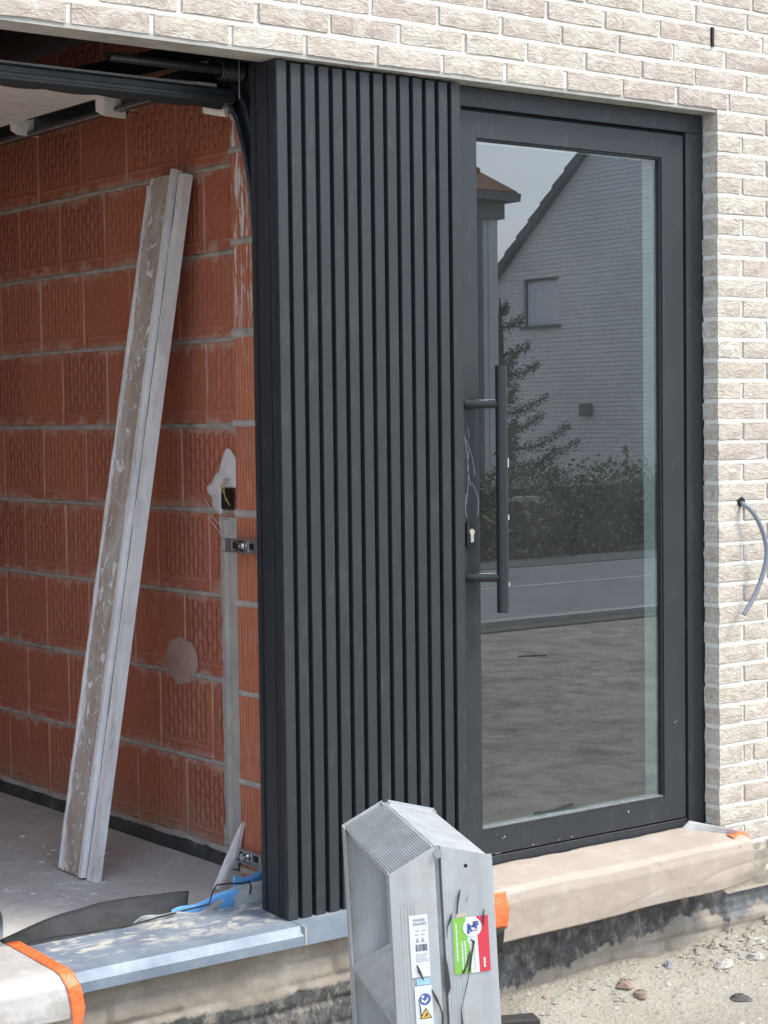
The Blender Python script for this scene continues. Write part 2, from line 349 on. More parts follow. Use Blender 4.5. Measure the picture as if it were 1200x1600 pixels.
def plinth_m():
    k = NT('rendered_plinth'); v = k.coord(); x, y, z = k.sep(v)
    n = k.noise(v, 6, 6, .65); nf = k.math('MULTIPLY_ADD', k.noise(k.coord((1.5, 1, .75)), 13, 8, .74), .5, k.math('MULTIPLY', k.noise(k.coord((1, 1, .8)), 5, 5, .6), .5))
    c = k.ramp(n, (.3, (.24, .205, .16)), (.55, (.33, .295, .24)), (.75, (.44, .41, .355)))
    c = k.mix(k.ramp(k.noise(v, 38, 6), (.58, 0), (.72, .6)), c, (.24, .20, .15))
    # painted bitumen band: its ragged lower edge and its upper edge run along x
    rag = k.math('MULTIPLY', k.math('SUBTRACT', nf, .5), .26)
    low = k.math('ADD', k.math('ADD', k.math('MULTIPLY', x, .085), -.248), rag)
    right = k.lin(x, -.15, .05, 0, .035)
    above = k.ramp(k.math('SUBTRACT', z, k.math('SUBTRACT', low, right)), (.0, 0), (.006, 1))
    topn = k.lin(x, -1.35, -1.05, 1, 0)
    toph = k.math('ADD', k.math('MULTIPLY', topn, -.055), k.math('ADD', -.150, k.math('MULTIPLY', rag, .25)))
    below = k.ramp(k.math('SUBTRACT', toph, z), (0, 0), (.006, 1))
    rs = k.ramp(k.math('SUBTRACT', k.math('MULTIPLY_ADD', z, -1.0, -.207), 0), (0, 0), (.004, 1))
    below = k.mix(k.math('GREATER_THAN', x, .02), below, rs)
    wear = k.ramp(k.noise(k.coord((1, 1, .5)), 34, 6, .72), (.36, .3), (.48, 1))
    bit = k.math('MULTIPLY', k.math('MULTIPLY', above, below), wear)
    bc = k.ramp(k.noise(v, 22, 6), (.36, (.036, .037, .036)), (.55, (.085, .086, .084)), (.7, (.22, .21, .19)))
    bc = k.mix(k.lin(x, -.05, .06, 0, .75), bc, (.15, .165, .175))
    c = k.mix(bit, c, bc)
    h = k.math('ADD', k.math('MULTIPLY', nf, .6), k.math('MULTIPLY', k.noise(v, 60, 6), .5))
    k.out(c, k.math('SUBTRACT', .92, k.math('MULTIPLY', bit, .3)), 0, k.bump(h, .6, .008))
plinth_m()
def sand():
    k = NT('sandy_ground'); v = k.coord()
    c = k.ramp(k.noise(v, 1.3, 7, .65), (.3, (.36, .315, .245)), (.5, (.455, .41, .33)), (.72, (.54, .50, .415)))
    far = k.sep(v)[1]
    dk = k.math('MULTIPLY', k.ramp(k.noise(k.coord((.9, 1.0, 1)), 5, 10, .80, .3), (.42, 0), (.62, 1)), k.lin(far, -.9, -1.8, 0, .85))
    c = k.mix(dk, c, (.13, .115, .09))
    grit = k.noise(v, 90, 6, .7)
    c = k.mix(k.ramp(grit, (.52, 0), (.68, .6)), c, (.25, .215, .17))
    c = k.mix(k.math('MULTIPLY', k.ramp(k.vor(v, 85), (.0, 1), (.38, 0)), k.ramp(k.noise(v, 7, 3), (.45, .1), (.62, .75))), c, (.52, .49, .42))
    c = k.mix(k.ramp(k.noise(v, 55, 5, .7), (.62, 0), (.72, .6)), c, (.60, .57, .51))
    h = k.math('ADD', k.math('MULTIPLY', grit, .5), k.noise(v, 20, 6, .7))
    k.out(c, .95, 0, k.bump(h, 1, .02))
sand()
simple('asphalt', (.075, .08, .088), .8, 0, .2, 4, 120, .4, .004)
simple('concrete_road', (.20, .20, .205), .85, 0, .12, 2, 80, .3, .004)
simple('pale_kerb', (.36, .35, .33), .85, 0, .15, 5, 60, .3)
simple('verge_grass', (.10, .095, .065), .9, 0, .4, 8, 40, .6, .02)
simple('sand_clod', (.40, .365, .30), .95, 0, .2, 30, 90, .6, .004); simple('stone_pale', (.42, .395, .345), .85, 0, .2, 30, 60, .5); simple('stone_grey', (.26, .27, .27), .8, 0, .2, 30, 60, .5)
simple('stone_dark', (.11, .105, .10), .8, 0, .2, 30, 60, .5); simple('stone_brown', (.30, .215, .16), .85, 0, .25, 30, 60, .5)
def alu():
    k = NT('ladder_alu'); v = k.coord((1, 1, .12), True)
    c = k.ramp(k.noise(v, 20, 5), (.3, (.43, .45, .45)), (.7, (.54, .56, .56)))
    c = k.mix(k.math('MULTIPLY', k.ramp(k.noise(k.coord(), 13, 7, .7), (.48, 0), (.68, 1)), .5), c, (.42, .38, .31))
    c = k.mix(k.math('MULTIPLY', k.ramp(k.noise(k.coord((1, 1, .6)), 48, 5, .7), (.66, 0), (.7, 1)), .5), c, (.16, .155, .15))
    k.out(c, k.ramp(k.noise(v, 30, 4), (.3, .42), (.7, .6)), .35, k.bump(k.noise(k.coord((8, 8, .5)), 60, 4), .08, .002))
alu()
def flat(name, col, rough=.5):
    k = NT(name); c = k.mix(k.math('MULTIPLY', k.noise(k.coord(), 90, 4), .12), col, (.3, .3, .3)); k.out(c, rough)
for n_, c_ in (('label_white', (.74, .76, .76)), ('label_green', (.22, .52, .06)), ('label_red', (.66, .035, .06)), ('ink_dark', (.03, .035, .05)), ('ink_grey', (.34, .35, .37)),
               ('label_blue', (.07, .11, .34)), ('label_sky', (.35, .60, .72)), ('label_yellow', (.72, .45, .05)), ('mark_black', (.03, .026, .024)), ('tape_residue', (.55, .48, .36)), ('scuff_white', (.55, .55, .55))):
    flat(n_, c_)
def glass():
    k = NT('door_glass'); t = k.t
    t.nodes.remove(k.b)
    fr = k.n('ShaderNodeFresnel'); fr.inputs[0].default_value = 1.75
    gl = k.n('ShaderNodeBsdfGlossy'); gl.inputs['Roughness'].default_value = 0.0; gl.inputs['Color'].default_value = (.93, .97, 1, 1)
    tr = k.n('ShaderNodeBsdfTransparent'); tr.inputs[0].default_value = (.84, .90, .88, 1)
    mx = k.n('ShaderNodeMixShader'); fac = k.math('MULTIPLY', k.math('MULTIPLY_ADD', fr.outputs[0], 1.1, .10, clamp=True), k.math('SUBTRACT', 1, k.n('ShaderNodeNewGeometry').outputs['Backfacing']))
    t.links.new(fac, mx.inputs[0]); t.links.new(tr.outputs[0], mx.inputs[1]); t.links.new(gl.outputs[0], mx.inputs[2])
    df = k.n('ShaderNodeBsdfDiffuse'); df.inputs[0].default_value = (.62, .62, .60, 1)
    m2 = k.n('ShaderNodeMixShader'); film = k.math('MULTIPLY', k.ramp(k.noise(k.coord(), 4, 5), (.3, .012), (.7, .034)), k.math('SUBTRACT', 1, k.n('ShaderNodeNewGeometry').outputs['Backfacing']))
    t.links.new(film, m2.inputs[0]); t.links.new(mx.outputs[0], m2.inputs[1]); t.links.new(df.outputs[0], m2.inputs[2])
    t.links.new(m2.outputs[0], t.nodes['Material Output'].inputs[0])
glass()
def leaf(name, c0, c1):
    k = NT(name); g = k.n('ShaderNodeNewGeometry')
    c = k.ramp(g.outputs['Random Per Island'], (0, c0), (.6, c1), (1, tuple(a*1.5 for a in c1))); k.out(c, .7)
leaf('leaf_conifer', (.045, .075, .045), (.075, .12, .07)); leaf('leaf_hedge', (.055, .085, .045), (.10, .14, .072)); leaf('leaf_dry', (.10, .09, .045), (.19, .165, .09))
simple('bark', (.09, .07, .05), .9, 0, .3, 20, 60, .6)
simple('house_brick', (.74, .73, .72), .9, 0, .1, 12, 60, .4); simple('house_mortar', (.25, .235, .22), .9)
simple('roof_tile_dark', (.11, .11, .125), .6, 0, .2, 6); simple('roof_tile_red', (.20, .075, .045), .8, 0, .35, 6)
simple('render_white', (.62, .63, .60), .85, 0, .06, 4); simple('wood_trim', (.16, .165, .15), .7, 0, .15, 8); simple('shutter', (.80, .83, .86), .6, 0, .04, 8)
simple('grey_pipe', (.30, .31, .33), .5, 0, .1, 8)

# ================================================================== SETTING
GZ = -.37
def gh(x, y):
    b = GZ + .035*max(-1, min(1.2, (x+.55)/.75))
    near = exp(-((y+.2)/3.0)**2)*exp(-((x+.3)/6)**2)
    w = .016*nz(x*2.1, y*2.1, 3) + .009*nz(x*6.3, y*6.3, 8) + .005*nz(x*17, y*17, 2) + .0025*nz(x*41, y*41, 5)
    heap = .05*exp(-((y+.03)/.16)**2)*(.6+.8*nz(x*3, 1.7, 4))
    w2 = (.05*nz(x*.9, y*.9, 1)+.03*nz(x*2.4, y*2.4, 9)) if y < -1 else 0
    return (b-GZ)*exp(-(y/3.)**2) + GZ + (w+heap)*max(near, .35 if y > -6.4 else 0) + w2*max(0, min(1, (-1-y)/1.5))*(1 if y > -6.4 else 0)
def coords(lo, hi, step, ext):
    a = []; t = lo
    while t < hi: a.append(t); t += step
    a.append(hi); d = step; l = lo; r = hi; L = []; Rr = []
    while l > -ext: d *= 1.28; l -= d; L.append(l)
    d = step
    while r < ext: d *= 1.28; r += d; Rr.append(r)
    return L[::-1]+a+Rr
gx = coords(-2.2, .9, .022, 400); gy = coords(-1.6, .12, .022, 400)
gy = sorted(set(gy+[-6.6+.12*i for i in range(42)]))
g = MB(); nx_ = len(gx)
g.add([(x, y, gh(x, y)) for y in gy for x in gx], [(j*nx_+i, j*nx_+i+1, (j+1)*nx_+i+1, (j+1)*nx_+i) for j in range(len(gy)-1) for i in range(nx_-1)], True)
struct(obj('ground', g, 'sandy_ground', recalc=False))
def slab(name, m, x0, x1, y0, y1, z0, z1): return struct(obj(name, MB().box(x0, x1, y0, y1, z0, z1), m))
slab('grass_verge', 'verge_grass', -80, 120, -7.06, -6.80, GZ-.1, GZ+.012)
slab('kerb', 'pale_kerb', -80, 120, -7.2, -7.062, GZ-.2, GZ+.05)
slab('road', 'concrete_road', -80, 120, -11.35, -7.2, GZ-.2, GZ+.012)
slab('road_gutter', 'pale_kerb', -80, 120, -9.62, -9.5, GZ-.05, GZ+.018)
slab('cycle_path', 'asphalt', -80, 120, -12.25, -11.352, GZ-.2, GZ+.02)

# garage shell
struct(obj('garage_floor', MB().box(-4.3, -1.15, .19, 5.0, -.25, -.055), 'concrete_floor'))
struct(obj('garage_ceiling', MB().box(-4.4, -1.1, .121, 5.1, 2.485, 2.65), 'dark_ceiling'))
struct(obj('hall_ceiling', MB().box(-1.0995, .9, 1.1, 5.1, 2.485, 2.65).box(-1.0995, .9, .121, .25, 2.485, 2.65).box(.3, .9, .2505, 1.0995, 2.485, 2.65), 'dark_ceiling'))  # made-up opening above the unseen hall lets sky light reach the lining
struct(obj('garage_back_wall', MB().box(-4.4, -1.1, 5.0, 5.15, -.25, 2.484), 'garage_clay'))
struct(obj('garage_far_wall', MB().box(-4.4, -4.2, .12, 5.0, -.25, 2.484), 'garage_clay'))
# hall behind the door
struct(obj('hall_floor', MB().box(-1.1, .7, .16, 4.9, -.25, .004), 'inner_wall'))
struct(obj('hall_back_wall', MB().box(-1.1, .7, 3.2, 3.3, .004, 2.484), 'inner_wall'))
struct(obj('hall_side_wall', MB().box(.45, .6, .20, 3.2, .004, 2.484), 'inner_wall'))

def pwf(u, v):
    d = cf+cr*((u-600)/FPX)-cu*((v-800)/FPX); t = -CP.y/d.y; return CP+d*t
# ------------------------------------------------------------------ facade
COURSE, BL, BJ, H = .062, .222, .0145, 2.17
fac = thing('house_facade', 'pale hand-formed brick facade with white mortar above and beside the door', 'facade')
def brick_mesh(L, h, dep, seed):
    rg = random.Random(seed); nx, nzz = 5, 2; vs = []
    for j in range(nzz+1):
        for i in range(nx+1):
            e = i in (0, nx) or j in (0, nzz)
            vs.append((L*i/nx-L/2 + (rg.uniform(-.0025, .0025) if not e else rg.uniform(-.0014, .0014)), (rg.uniform(.0004, .0014) if e else rg.uniform(-.0022, .0006)), h*j/nzz-h/2+rg.uniform(-.0017, .0017)))
    fs = [(j*(nx+1)+i, j*(nx+1)+i+1, (j+1)*(nx+1)+i+1, (j+1)*(nx+1)+i) for j in range(nzz) for i in range(nx)]
    ring = [i for i in range(nx+1)]+[j*(nx+1)+nx for j in range(1, nzz+1)]+[nzz*(nx+1)+i for i in range(nx-1, -1, -1)]+[j*(nx+1) for j in range(nzz-1, 0, -1)]
    b0 = len(vs); d2 = dep+rg.uniform(-.003, .003)
    for r in ring: vs.append((vs[r][0], d2+rg.uniform(-.002, .002), vs[r][2]))
    m = len(ring)
    mb = MB(); mb.add(vs, fs+[(ring[(q+1) % m], ring[q], b0+q, b0+(q+1) % m) for q in range(m)]); me = mb.mesh('brick'); me.materials.append(M['facing_brick']); return me
BV = {}
def bvar(L, dep):
    key = (round(L, 3), dep)
    if key not in BV: BV[key] = [brick_mesh(L, COURSE-BJ, dep, hash(key) % 999+q) for q in range(9 if abs(L-.2075) < .003 else 3)]
    return random.choice(BV[key])
rest = MB()
def put_brick(x0, x1, zc, dep=.09):
    L = x1-x0
    if L < .02: return
    me = bvar(L, dep); loc = (x0+L/2, random.uniform(-.0022, .0016), zc)
    uv = [pix((x, 0, zc)) for x in (x0, x1)]
    if any(-15 < u < 1215 and -25 < v < 1625 for u, v in uv):
        o = bpy.data.objects.new('brick', me); COL.objects.link(o); o.parent = fac; o.location = loc; o.rotation_euler = (0, random.uniform(-.004, .004), 0)
    else:
        rest.add([Vector(v.co)+Vector(loc) for v in me.vertices], [tuple(p.vertices) for p in me.polygons])
S0 = .055
for c in range(13):                                     # courses above the opening
    zc = H + COURSE*(c+.5); off = S0 + (BL/2 if c % 2 else 0) + random.uniform(-.01, .01)
    if c in (1, 2, 3, 4): off = pwf(*((0, 0), (1086, 122), (1133, 90), (1113, 57), (1087, 22))[c]).x
    x = off-BL*21
    while x > -4.4: x -= BL
    cuts = []
    while x < 1.0: cuts.append(x); x += BL
    segs = []
    for a in cuts: segs.append((a+BJ/2, a+BL-BJ/2))
    if c == 2: segs = [s for s in segs if not (-.70 < s[0] < -.55)]+[(-.70+.0, -.70+.09)] if False else segs
    for a, b in segs: put_brick(a+random.uniform(-.0015, .0015), b+random.uniform(-.0015, .0015), zc)
for c in range(38):                                     # right of the door
    zc = H - COURSE*(c+.5); x = 0.0
    first = .2075 if c % 2 == 0 else .1005
    a = 0.0; b = first; k_ = 0
    while a < 1.0:
        put_brick(a, b, zc, .062 if k_ == 0 else .09); k_ += 1
        a = b+BJ
        if c == 31 and k_ == 1: b = a+.028
        else: b = a+.2075
for c in range(38):                                     # left jamb of the garage, outside the picture
    zc = H - COURSE*(c+.5); b = -4.05; first = True
    while b > -5.2:
        L = .1005 if (first and c % 2) else .2075; put_brick(b-L, b, zc); b -= L+BJ; first = False
ro = obj('brick_remainder', rest, 'facing_brick', fac); ro['kind'] = 'stuff'
mo = MB(); mo.box(-5.2, 1.05, .0055, .095, H+.010, H+COURSE*13)
mo.box(.0035, 1.05, .0055, .062, H-COURSE*38, H+.0095); mo.box(-5.2, -4.055, .0055, .095, H-COURSE*38, H+.0095)
obj('mortar', mo, 'white_mortar', fac)
# ragged bed joints: slightly proud, wavy mortar lips that break the straight brick edges
lip = MB()
def bed(x0, x1, zc, seed):
    n = max(2, int((x1-x0)/.03))
    pts = [x0+(x1-x0)*i/n for i in range(n+1)]
    vs = []
    for x in pts:
        a = .0052+.0028*nz(x*31, seed*3.1, 1); b = .0052+.0028*nz(x*27, seed*5.7, 2)
        vs += [(x, .0035, zc-b-.002), (x, .0012+.0012*nz(x*22, seed, 3), zc), (x, .0035, zc+a+.002)]
    lip.add(vs, [(3*i+q, 3*i+3+q, 3*i+4+q, 3*i+1+q) for i in range(n) for q in (0, 1)], True)
for c in range(1, 9): bed(-3.2, .9, H+COURSE*c, c)
for c in range(0, 37): bed(0.001, .9, H-COURSE*c, 50+c)
lo = obj('mortar_lip', lip, 'white_mortar', fac); 
rv = MB()                                                # mortar seen on the reveal, between the brick ends
rvm = MB().box(.0015, .01, .008, .060, -.0075, .0065).mesh('reveal_mortar'); rvm.materials.append(M['white_mortar'])
for c in range(38):
    o = bpy.data.objects.new('reveal_mortar', rvm); COL.objects.link(o); o.parent = fac; o.location = (0, random.uniform(-.003, .003), H-COURSE*c)
obj('lintel', MB().box(-4.1, .0, .004, .099, H-.004, H+.0095), 'lintel_steel', fac)
obj('upper_backing', MB().box(-5.2, 1.05, .097, .12, H+.012, H+COURSE*13), 'grey_mortar', fac)

wq = pwf(1113, 57); obj('weep_slot', MB().box(wq.x-.0045, wq.x+.0045, -.0035, .0045, H+COURSE*3+.002, H+COURSE*4-.002), 'box_black', fac)
# plinth under bricks, sills and panel
pl = MB()
NXp, NZp = 150, 22
def plf(u, v):
    x = -5.2+6.25*u; z = -.46+.39*v
    y = .012 + .006*nz(x*4, z*9, 2)+.003*nz(x*13, z*15, 5)
    row = floor(z/.062); jx = ((x+(.111 if row % 2 else 0))/.222) % 1; jz = (z/.062) % 1
    gro = max(exp(-(min(jz, 1-jz)/.10)**2), exp(-(min(jx, 1-jx)/.035)**2))
    y += .010*gro*max(0, .55+1.2*nz(x*2.6, z*6, 8)) + .004*nz(x*28, z*30, 3)
    if x > .02: y -= .012
    if z < -.275 and x > -.3: y -= .018*min(1, (x+.3)/.4)
    return (x, y, z)
pl.sheet(plf, 760, 56)
pt = thing('plinth', 'cracked beige rendered plinth with a ragged black bitumen band', 'plinth')
obj('render_face', pl, 'rendered_plinth', pt)
obj('core', MB().box(-5.2, 1.05, .03, .19, -.6, -.071), 'grey_mortar', pt)
le = MB(); le.sheet(lambda u, v: (.02+1.0*u, -.012+.004*nz(u*9, v, 3) if v < .5 else .03, [-.205, -.186+.004*nz(u*14, 2, 1), -.183][int(round(v*2))]), 40, 2)
obj('ledge', le, 'rendered_plinth', pt)

# ------------------------------------------------------------------ garage side wall
gw = thing('garage_side_wall', 'red hollow clay block wall inside the garage with a proud corner pier', 'wall')
XW, XP = -1.30, -1.42
def block_mesh(L, h, dep, seed, mat):
    rg = random.Random(seed); mb = MB(); b = .003
    jt = lambda a: rg.uniform(-a, a)
    o = [(dep, -L/2, -h/2), (dep, L/2, -h/2), (dep, L/2, h/2), (dep, -L/2, h/2)]
    m_ = [(b, -L/2+jt(.0006), -h/2+jt(.002)), (b, L/2+jt(.0006), -h/2+jt(.002)), (b, L/2+jt(.0006), h/2+jt(.002)), (b, -L/2+jt(.0006), h/2+jt(.002))]
    i_ = [(0, m_[q][1]*(1-.004/L*2), m_[q][2]*(1-.004/h*2)) for q in range(4)]
    mb.add(o+m_+i_, [(0, 1, 5, 4), (1, 2, 6, 5), (2, 3, 7, 6), (3, 0, 4, 7), (4, 5, 9, 8), (5, 6, 10, 9), (6, 7, 11, 10), (7, 4, 8, 11), (8, 9, 10, 11)])
    me = mb.mesh('block'); me.materials.append(M[mat]); return me
bm_full = [block_mesh(.2965, .238, .09, s, 'clay_block') for s in range(6)]
for r in range(-1, 10):
    z0 = .25*r - .004; off = .022 if r % 2 else .172
    y = .5+off-.3
    while y < 4.9:
        a, b = max(y, .5), min(y+.2975, 4.99)
        y += .2995 if True else 0
        if b-a < .03: continue
        full = abs(b-a-.2975) < .002
        o = bpy.data.objects.new('clay_block', random.choice(bm_full) if full else block_mesh(b-a, .238, .09, int(a*100)+r, 'clay_block'))
        COL.objects.link(o); o.parent = gw; o.location = (XW+random.uniform(-.0015, .002), (a+b)/2, z0+.119+.006); o.rotation_euler = (0, random.uniform(-.003, .003), 0)
for r in range(-1, 10):
    z0 = .25*r + .002
    o = bpy.data.objects.new('pier_block', block_mesh(.42, .236, .115, 40+r, 'pier_block')); COL.objects.link(o); o.parent = gw
    o.location = (XP+random.uniform(-.002, .002), .28, z0+.125)
gj = MB()
def joint(x, y0, y1, z, seed, th=.0075, pr=.0015):
    n = max(3, int((y1-y0)/.02)); vs = []
    for i in range(n+1):
        y = y0+(y1-y0)*i/n
        sm = max(0, nz(y*3, seed*1.7, 9))*.012
        a = th+.0035*nz(y*19, seed*2.3, 1)+sm*.6; b = th+.0035*nz(y*23, seed*3.3, 2)+sm
        p = pr+.002*nz(y*15, seed, 4)
        vs += [(x+.004, y, z-b), (x-p, y, z-b*.6), (x-p*1.2, y, z+a*.6), (x+.004, y, z+a)]
    gj.add(vs, [(4*i+q, 4*i+4+q, 4*i+5+q, 4*i+1+q) for i in range(n) for q in (0, 1, 2)], True)
for r in range(0, 11):
    joint(XW, .5, 4.9, .25*r-.004, r); joint(XP, .06, .495, .25*r+.002, 30+r, .011, .002)
obj('mortar_joint', gj, 'grey_mortar', gw)
obj('wall_core', MB().box(XW+.02, -1.102, .49, 4.99, -.25, 2.484).box(XP+.02, -1.102, .075, .489, -.25, 2.484), 'grey_mortar', gw)
# black damp strip along the foot
sm_ = MB(); sm_.sheet(lambda u, v: (XW-.004-.006*(1-v)+.002*nz(u*40, v*3, 1), .5+4.4*u, -.075+.065*v+(.006*nz(u*90, 3, 2) if v > .9 else 0)), 160, 3)
obj('damp_strip', sm_, 'base_strip', gw)
sb_ = MB(); sb_.sheet(lambda u, v: (XW-.003-.010*(1-v)*abs(nz(u*25, 3, 3)), .5+4.4*u, -.012+(.012+.02*abs(nz(u*30, 1, 1)))*v), 160, 2)
obj('mortar_fillet', sb_, 'grey_mortar', gw)
# filled chase with conduit, round patch, plaster splash, switch box
ch = MB()
def chf(u, v):
    z = -.05+1.03*v; y = .660+.095*u+.007*nz(z*14, u*2, 3)*(1 if 0 < u < 1 else 1.8)+(.006*nz(z*45, u*3, 5) if u in (0, 1) else 0)
    return (XW-.004-.004*sin(pi*u)+.0025*nz(y*60, z*20, 1), y, z)
ch.sheet(chf, 8, 110); obj('filled_chase', ch, 'chase_mortar', gw)
obj('conduit', MB().tube([(XW-.006, .712, -.05+.033*i) for i in range(32)], 0.015, 10), 'chase_mortar', gw)
rp = MB()
def fan(mb, c, pts, x, prou):
    vs = [(x-prou, c[0], c[1])]+[(x-prou*.7, c[0]+.7*(a-c[0]), c[1]+.7*(b-c[1])) for a, b in pts]+[(x+.001, a, b) for a, b in pts]; n = len(pts)
    mb.add(vs, [(0, 1+i, 1+(i+1) % n) for i in range(n)]+[(1+i, 1+n+i, 1+n+(i+1) % n, 1+(i+1) % n) for i in range(n)], True)
fan(rp, (.99, .535), [(.99+.095*cos(t)*(1+.12*nz(cos(t)*2, sin(t)*2, 4)+.10*nz(cos(t)*9, sin(t)*9, 4)), .535+.072*sin(t)*(1+.15*nz(cos(t)*2, sin(t)*2, 7))) for t in [2*pi*i/60 for i in range(60)]], XW-.003, .004)
obj('round_patch', rp, 'dusty_patch', gw)
ps = MB()
def w2(u, v, x=XW):               # photo-measured outline converted to the wall plane
    d = cf+cr*((u-600)/FPX)-cu*((v-800)/FPX); t = (x-CP.x)/d.x; q = CP+d*t; return (q.y, q.z)
outl = [(356, 700), (362, 703), (369, 716), (370, 762), (352, 763), (350, 796), (346, 806), (340, 798), (333, 792), (332, 778), (326, 770), (323, 761), (333, 752), (336, 742), (345, 735), (346, 722), (352, 716), (350, 707)]
op = []
for i in range(len(outl)):
    a, b = outl[i], outl[(i+1) % len(outl)]
    for q in range(4):
        t = q/4; op.append(w2(a[0]+(b[0]-a[0])*t+1.6*nz(i*3.1+q, 2, 1), a[1]+(b[1]-a[1])*t+1.6*nz(i*2.3+q, 5, 1)))
fan(ps, w2(347, 757), op, XW-.003, .008)
for (a, b, c_, d_) in ((322, 780, 331, 795), (326, 806, 350, 838), (332, 806, 352, 826)):
    p0, p1 = w2(a, b), w2(c_, d_); dd = .0022
    ps.add([(XW-.005, p0[0]-dd, p0[1]), (XW-.005, p0[0]+dd, p0[1]), (XW-.005, p1[0]+dd, p1[1]), (XW-.005, p1[0]-dd, p1[1])], [(0, 1, 2, 3)])
obj('plaster_splash', ps, 'white_plaster', gw)
y0_, z0_ = w2(370, 796); y1_, z1_ = w2(351, 763)
sbx = MB(); sbx.box(XW-.0125, XW-.011, y0_, y1_, z0_, z1_)
sbo = obj('socket_box', sbx, 'box_black', gw)
wr = MB()
for q in range(3): wr.tube([(XW-.014, y0_+.012+.012*q, z0_+.09), (XW-.03, y0_+.02+.01*q, z0_+.065), (XW-.025, y0_+.022-.004*q, z0_+.03), (XW-.015, y0_+.012, z0_+.01)], .0014, 6)
obj('wire', wr, 'wire_yellow', sbo)

# ================================================================== SLATTED PANEL
pn = thing('slatted_panel', 'anthracite vertical slat cladding panel between garage opening and glass door', 'cladding panel')
PX0, PX1, PF, PZ0, PZ1 = -1.578, -.9815, .026, -.0235, 2.164
pitch = (PX1-PX0-.030)/13
smesh = MB().box(0, .030, 0, .017, 0, PZ1-PZ0, bev=.0012).mesh('slat'); smesh.materials.append(M['anthracite_slat'])
for i in range(14):
    o = bpy.data.objects.new('slat', smesh); COL.objects.link(o); o.parent = pn; o.location = (PX0+i*pitch, PF, PZ0+(0 if i == 0 else .003)-random.uniform(0, .0012)); 
    if i: o.scale = (1, 1, 1-.0028-random.uniform(0, .0012))
obj('back_sheet', MB().box(PX0+.002, PX1-.002, PF+.0172, .060, PZ0+.004, PZ1-.003), 'anthracite_dark', pn)
jb = MB()
for (a, b, dx) in ((PF+.0175, .062, .0), (.064, .068, .004), (.0685, .120, .0), (.122, .125, .004), (.1255, .150, .0015)):
    jb.box(PX0+dx, PX0+.03, a, b, PZ0+.001, PZ1-.004)
obj('side_jamb', jb, 'anthracite_dark', pn)
obj('side_trim', MB().box(PX0-.0025, PX0-.0002, .055, .060, PZ0+.001, PZ1-.004).box(PX0-.003, PX0-.0002, .1275, .131, PZ0+.001, PZ1-.004), 'anthracite', pn)
obj('panel_core', MB().box(PX0+.031, -.95, .061, .15, PZ0, PZ1), 'anthracite_dark', pn)

# ================================================================== GARAGE DOOR, RAISED
gd = thing('sectional_garage_door', 'white sectional garage door rolled up under the ceiling, black rubber-edged lower bar', 'garage door')
DX0, DX1 = -4.12, -1.555
bar = MB()
for (ya, yb, za, zb) in ((.300, .345, 2.094, 2.128), (.296, .3, 2.100, 2.112), (.305, .34, 2.129, 2.134)): bar.box(DX0, DX1+.03, ya, yb, za, zb, bev=.002)
obj('bottom_bar', bar, 'track_steel', gd)
rb = MB(); rb.sheet(lambda u, v: (DX0+(DX1-DX0)*u, .302+.04*v, 2.0945-.012*sin(pi*v)-.004*abs(sin(u*55))*sin(pi*v)), 300, 6)
obj('rubber_seal', rb, 'rubber_black', gd)
lp = [(.34, 2.108), (.62, 2.165), (.92, 2.204), (2.6, 2.206)]
for i in range(3):
    (ya, za), (yb, zb) = lp[i], lp[i+1]
    n = 3 if i < 2 else 15
    for q in range(n):
        a, b = q/n, (q+1)/n
        yy0, yy1 = ya+(yb-ya)*a+.009, ya+(yb-ya)*b; zz0, zz1 = za+(zb-za)*a, za+(zb-za)*b
        mb = MB().prism([(DX0, yy0, zz0), (DX0, yy1-.010, zz1), (DX0, yy1, zz1+.008), (DX0, yy1, zz1+.04), (DX0, yy0, zz0+.04)], (DX1-.06-DX0, 0, 0))
        obj('door_rib', mb, 'door_white', gd)
ec = MB()
for i in range(3):
    (ya, za), (yb, zb) = lp[i], lp[i+1]
    ec.prism([(DX1-.058, ya, za-.002), (DX1-.058, yb, zb-.002), (DX1-.058, yb, zb+.041), (DX1-.058, ya, za+.041)], (.058, 0, 0))
obj('end_cap', ec, 'bracket_white', gd)
def px(u, v, x):
    d = cf+cr*((u-600)/FPX)-cu*((v-800)/FPX); t = (x-CP.x)/d.x; return CP+d*t
for (u_, v_) in ((44, 192), (180, 161)):
    c = px(u_, v_, -1.515); mb = MB()
    mb.prism([(c.x-.037, c.y, c.z-.040), (c.x+.034, c.y, c.z-.043), (c.x+.043, c.y, c.z+.042), (c.x-.032, c.y, c.z+.046)], (0, .003, 0))
    mb.prism([(c.x-.0375, c.y+.0035, c.z-.040), (c.x-.0375, c.y+.05, c.z-.02), (c.x-.0375, c.y+.05, c.z+.046), (c.x-.0375, c.y+.0035, c.z+.046)], (.003, 0, 0))
    h_ = obj('roller_bracket', mb, 'bracket_white', gd)
    rr = MB().tube([(c.x+.03, c.y+.03, c.z-.004), (c.x+.085, c.y+.03, c.z-.004)], .0055, 8).tube([(c.x+.055, c.y+.03, c.z-.004), (c.x+.082, c.y+.03, c.z-.004)], .020, 14)
    obj('roller', rr, 'chrome', h_)
ca, cb = px(321, 170, -1.53), px(355, 175, -1.50)
h_ = obj('roller_bracket', MB().tube([ca, cb], .014, 12), 'bracket_white', gd)
obj('roller', MB().tube([cb, cb+Vector((.03, -.005, 0))], .006, 8).tube([cb+Vector((.018, 0, 0)), cb+Vector((.04, 0, 0))], .021, 14), 'chrome', h_)
tr = thing('garage_door_track', 'black steel garage door track, vertical then bending back under the ceiling', 'track')
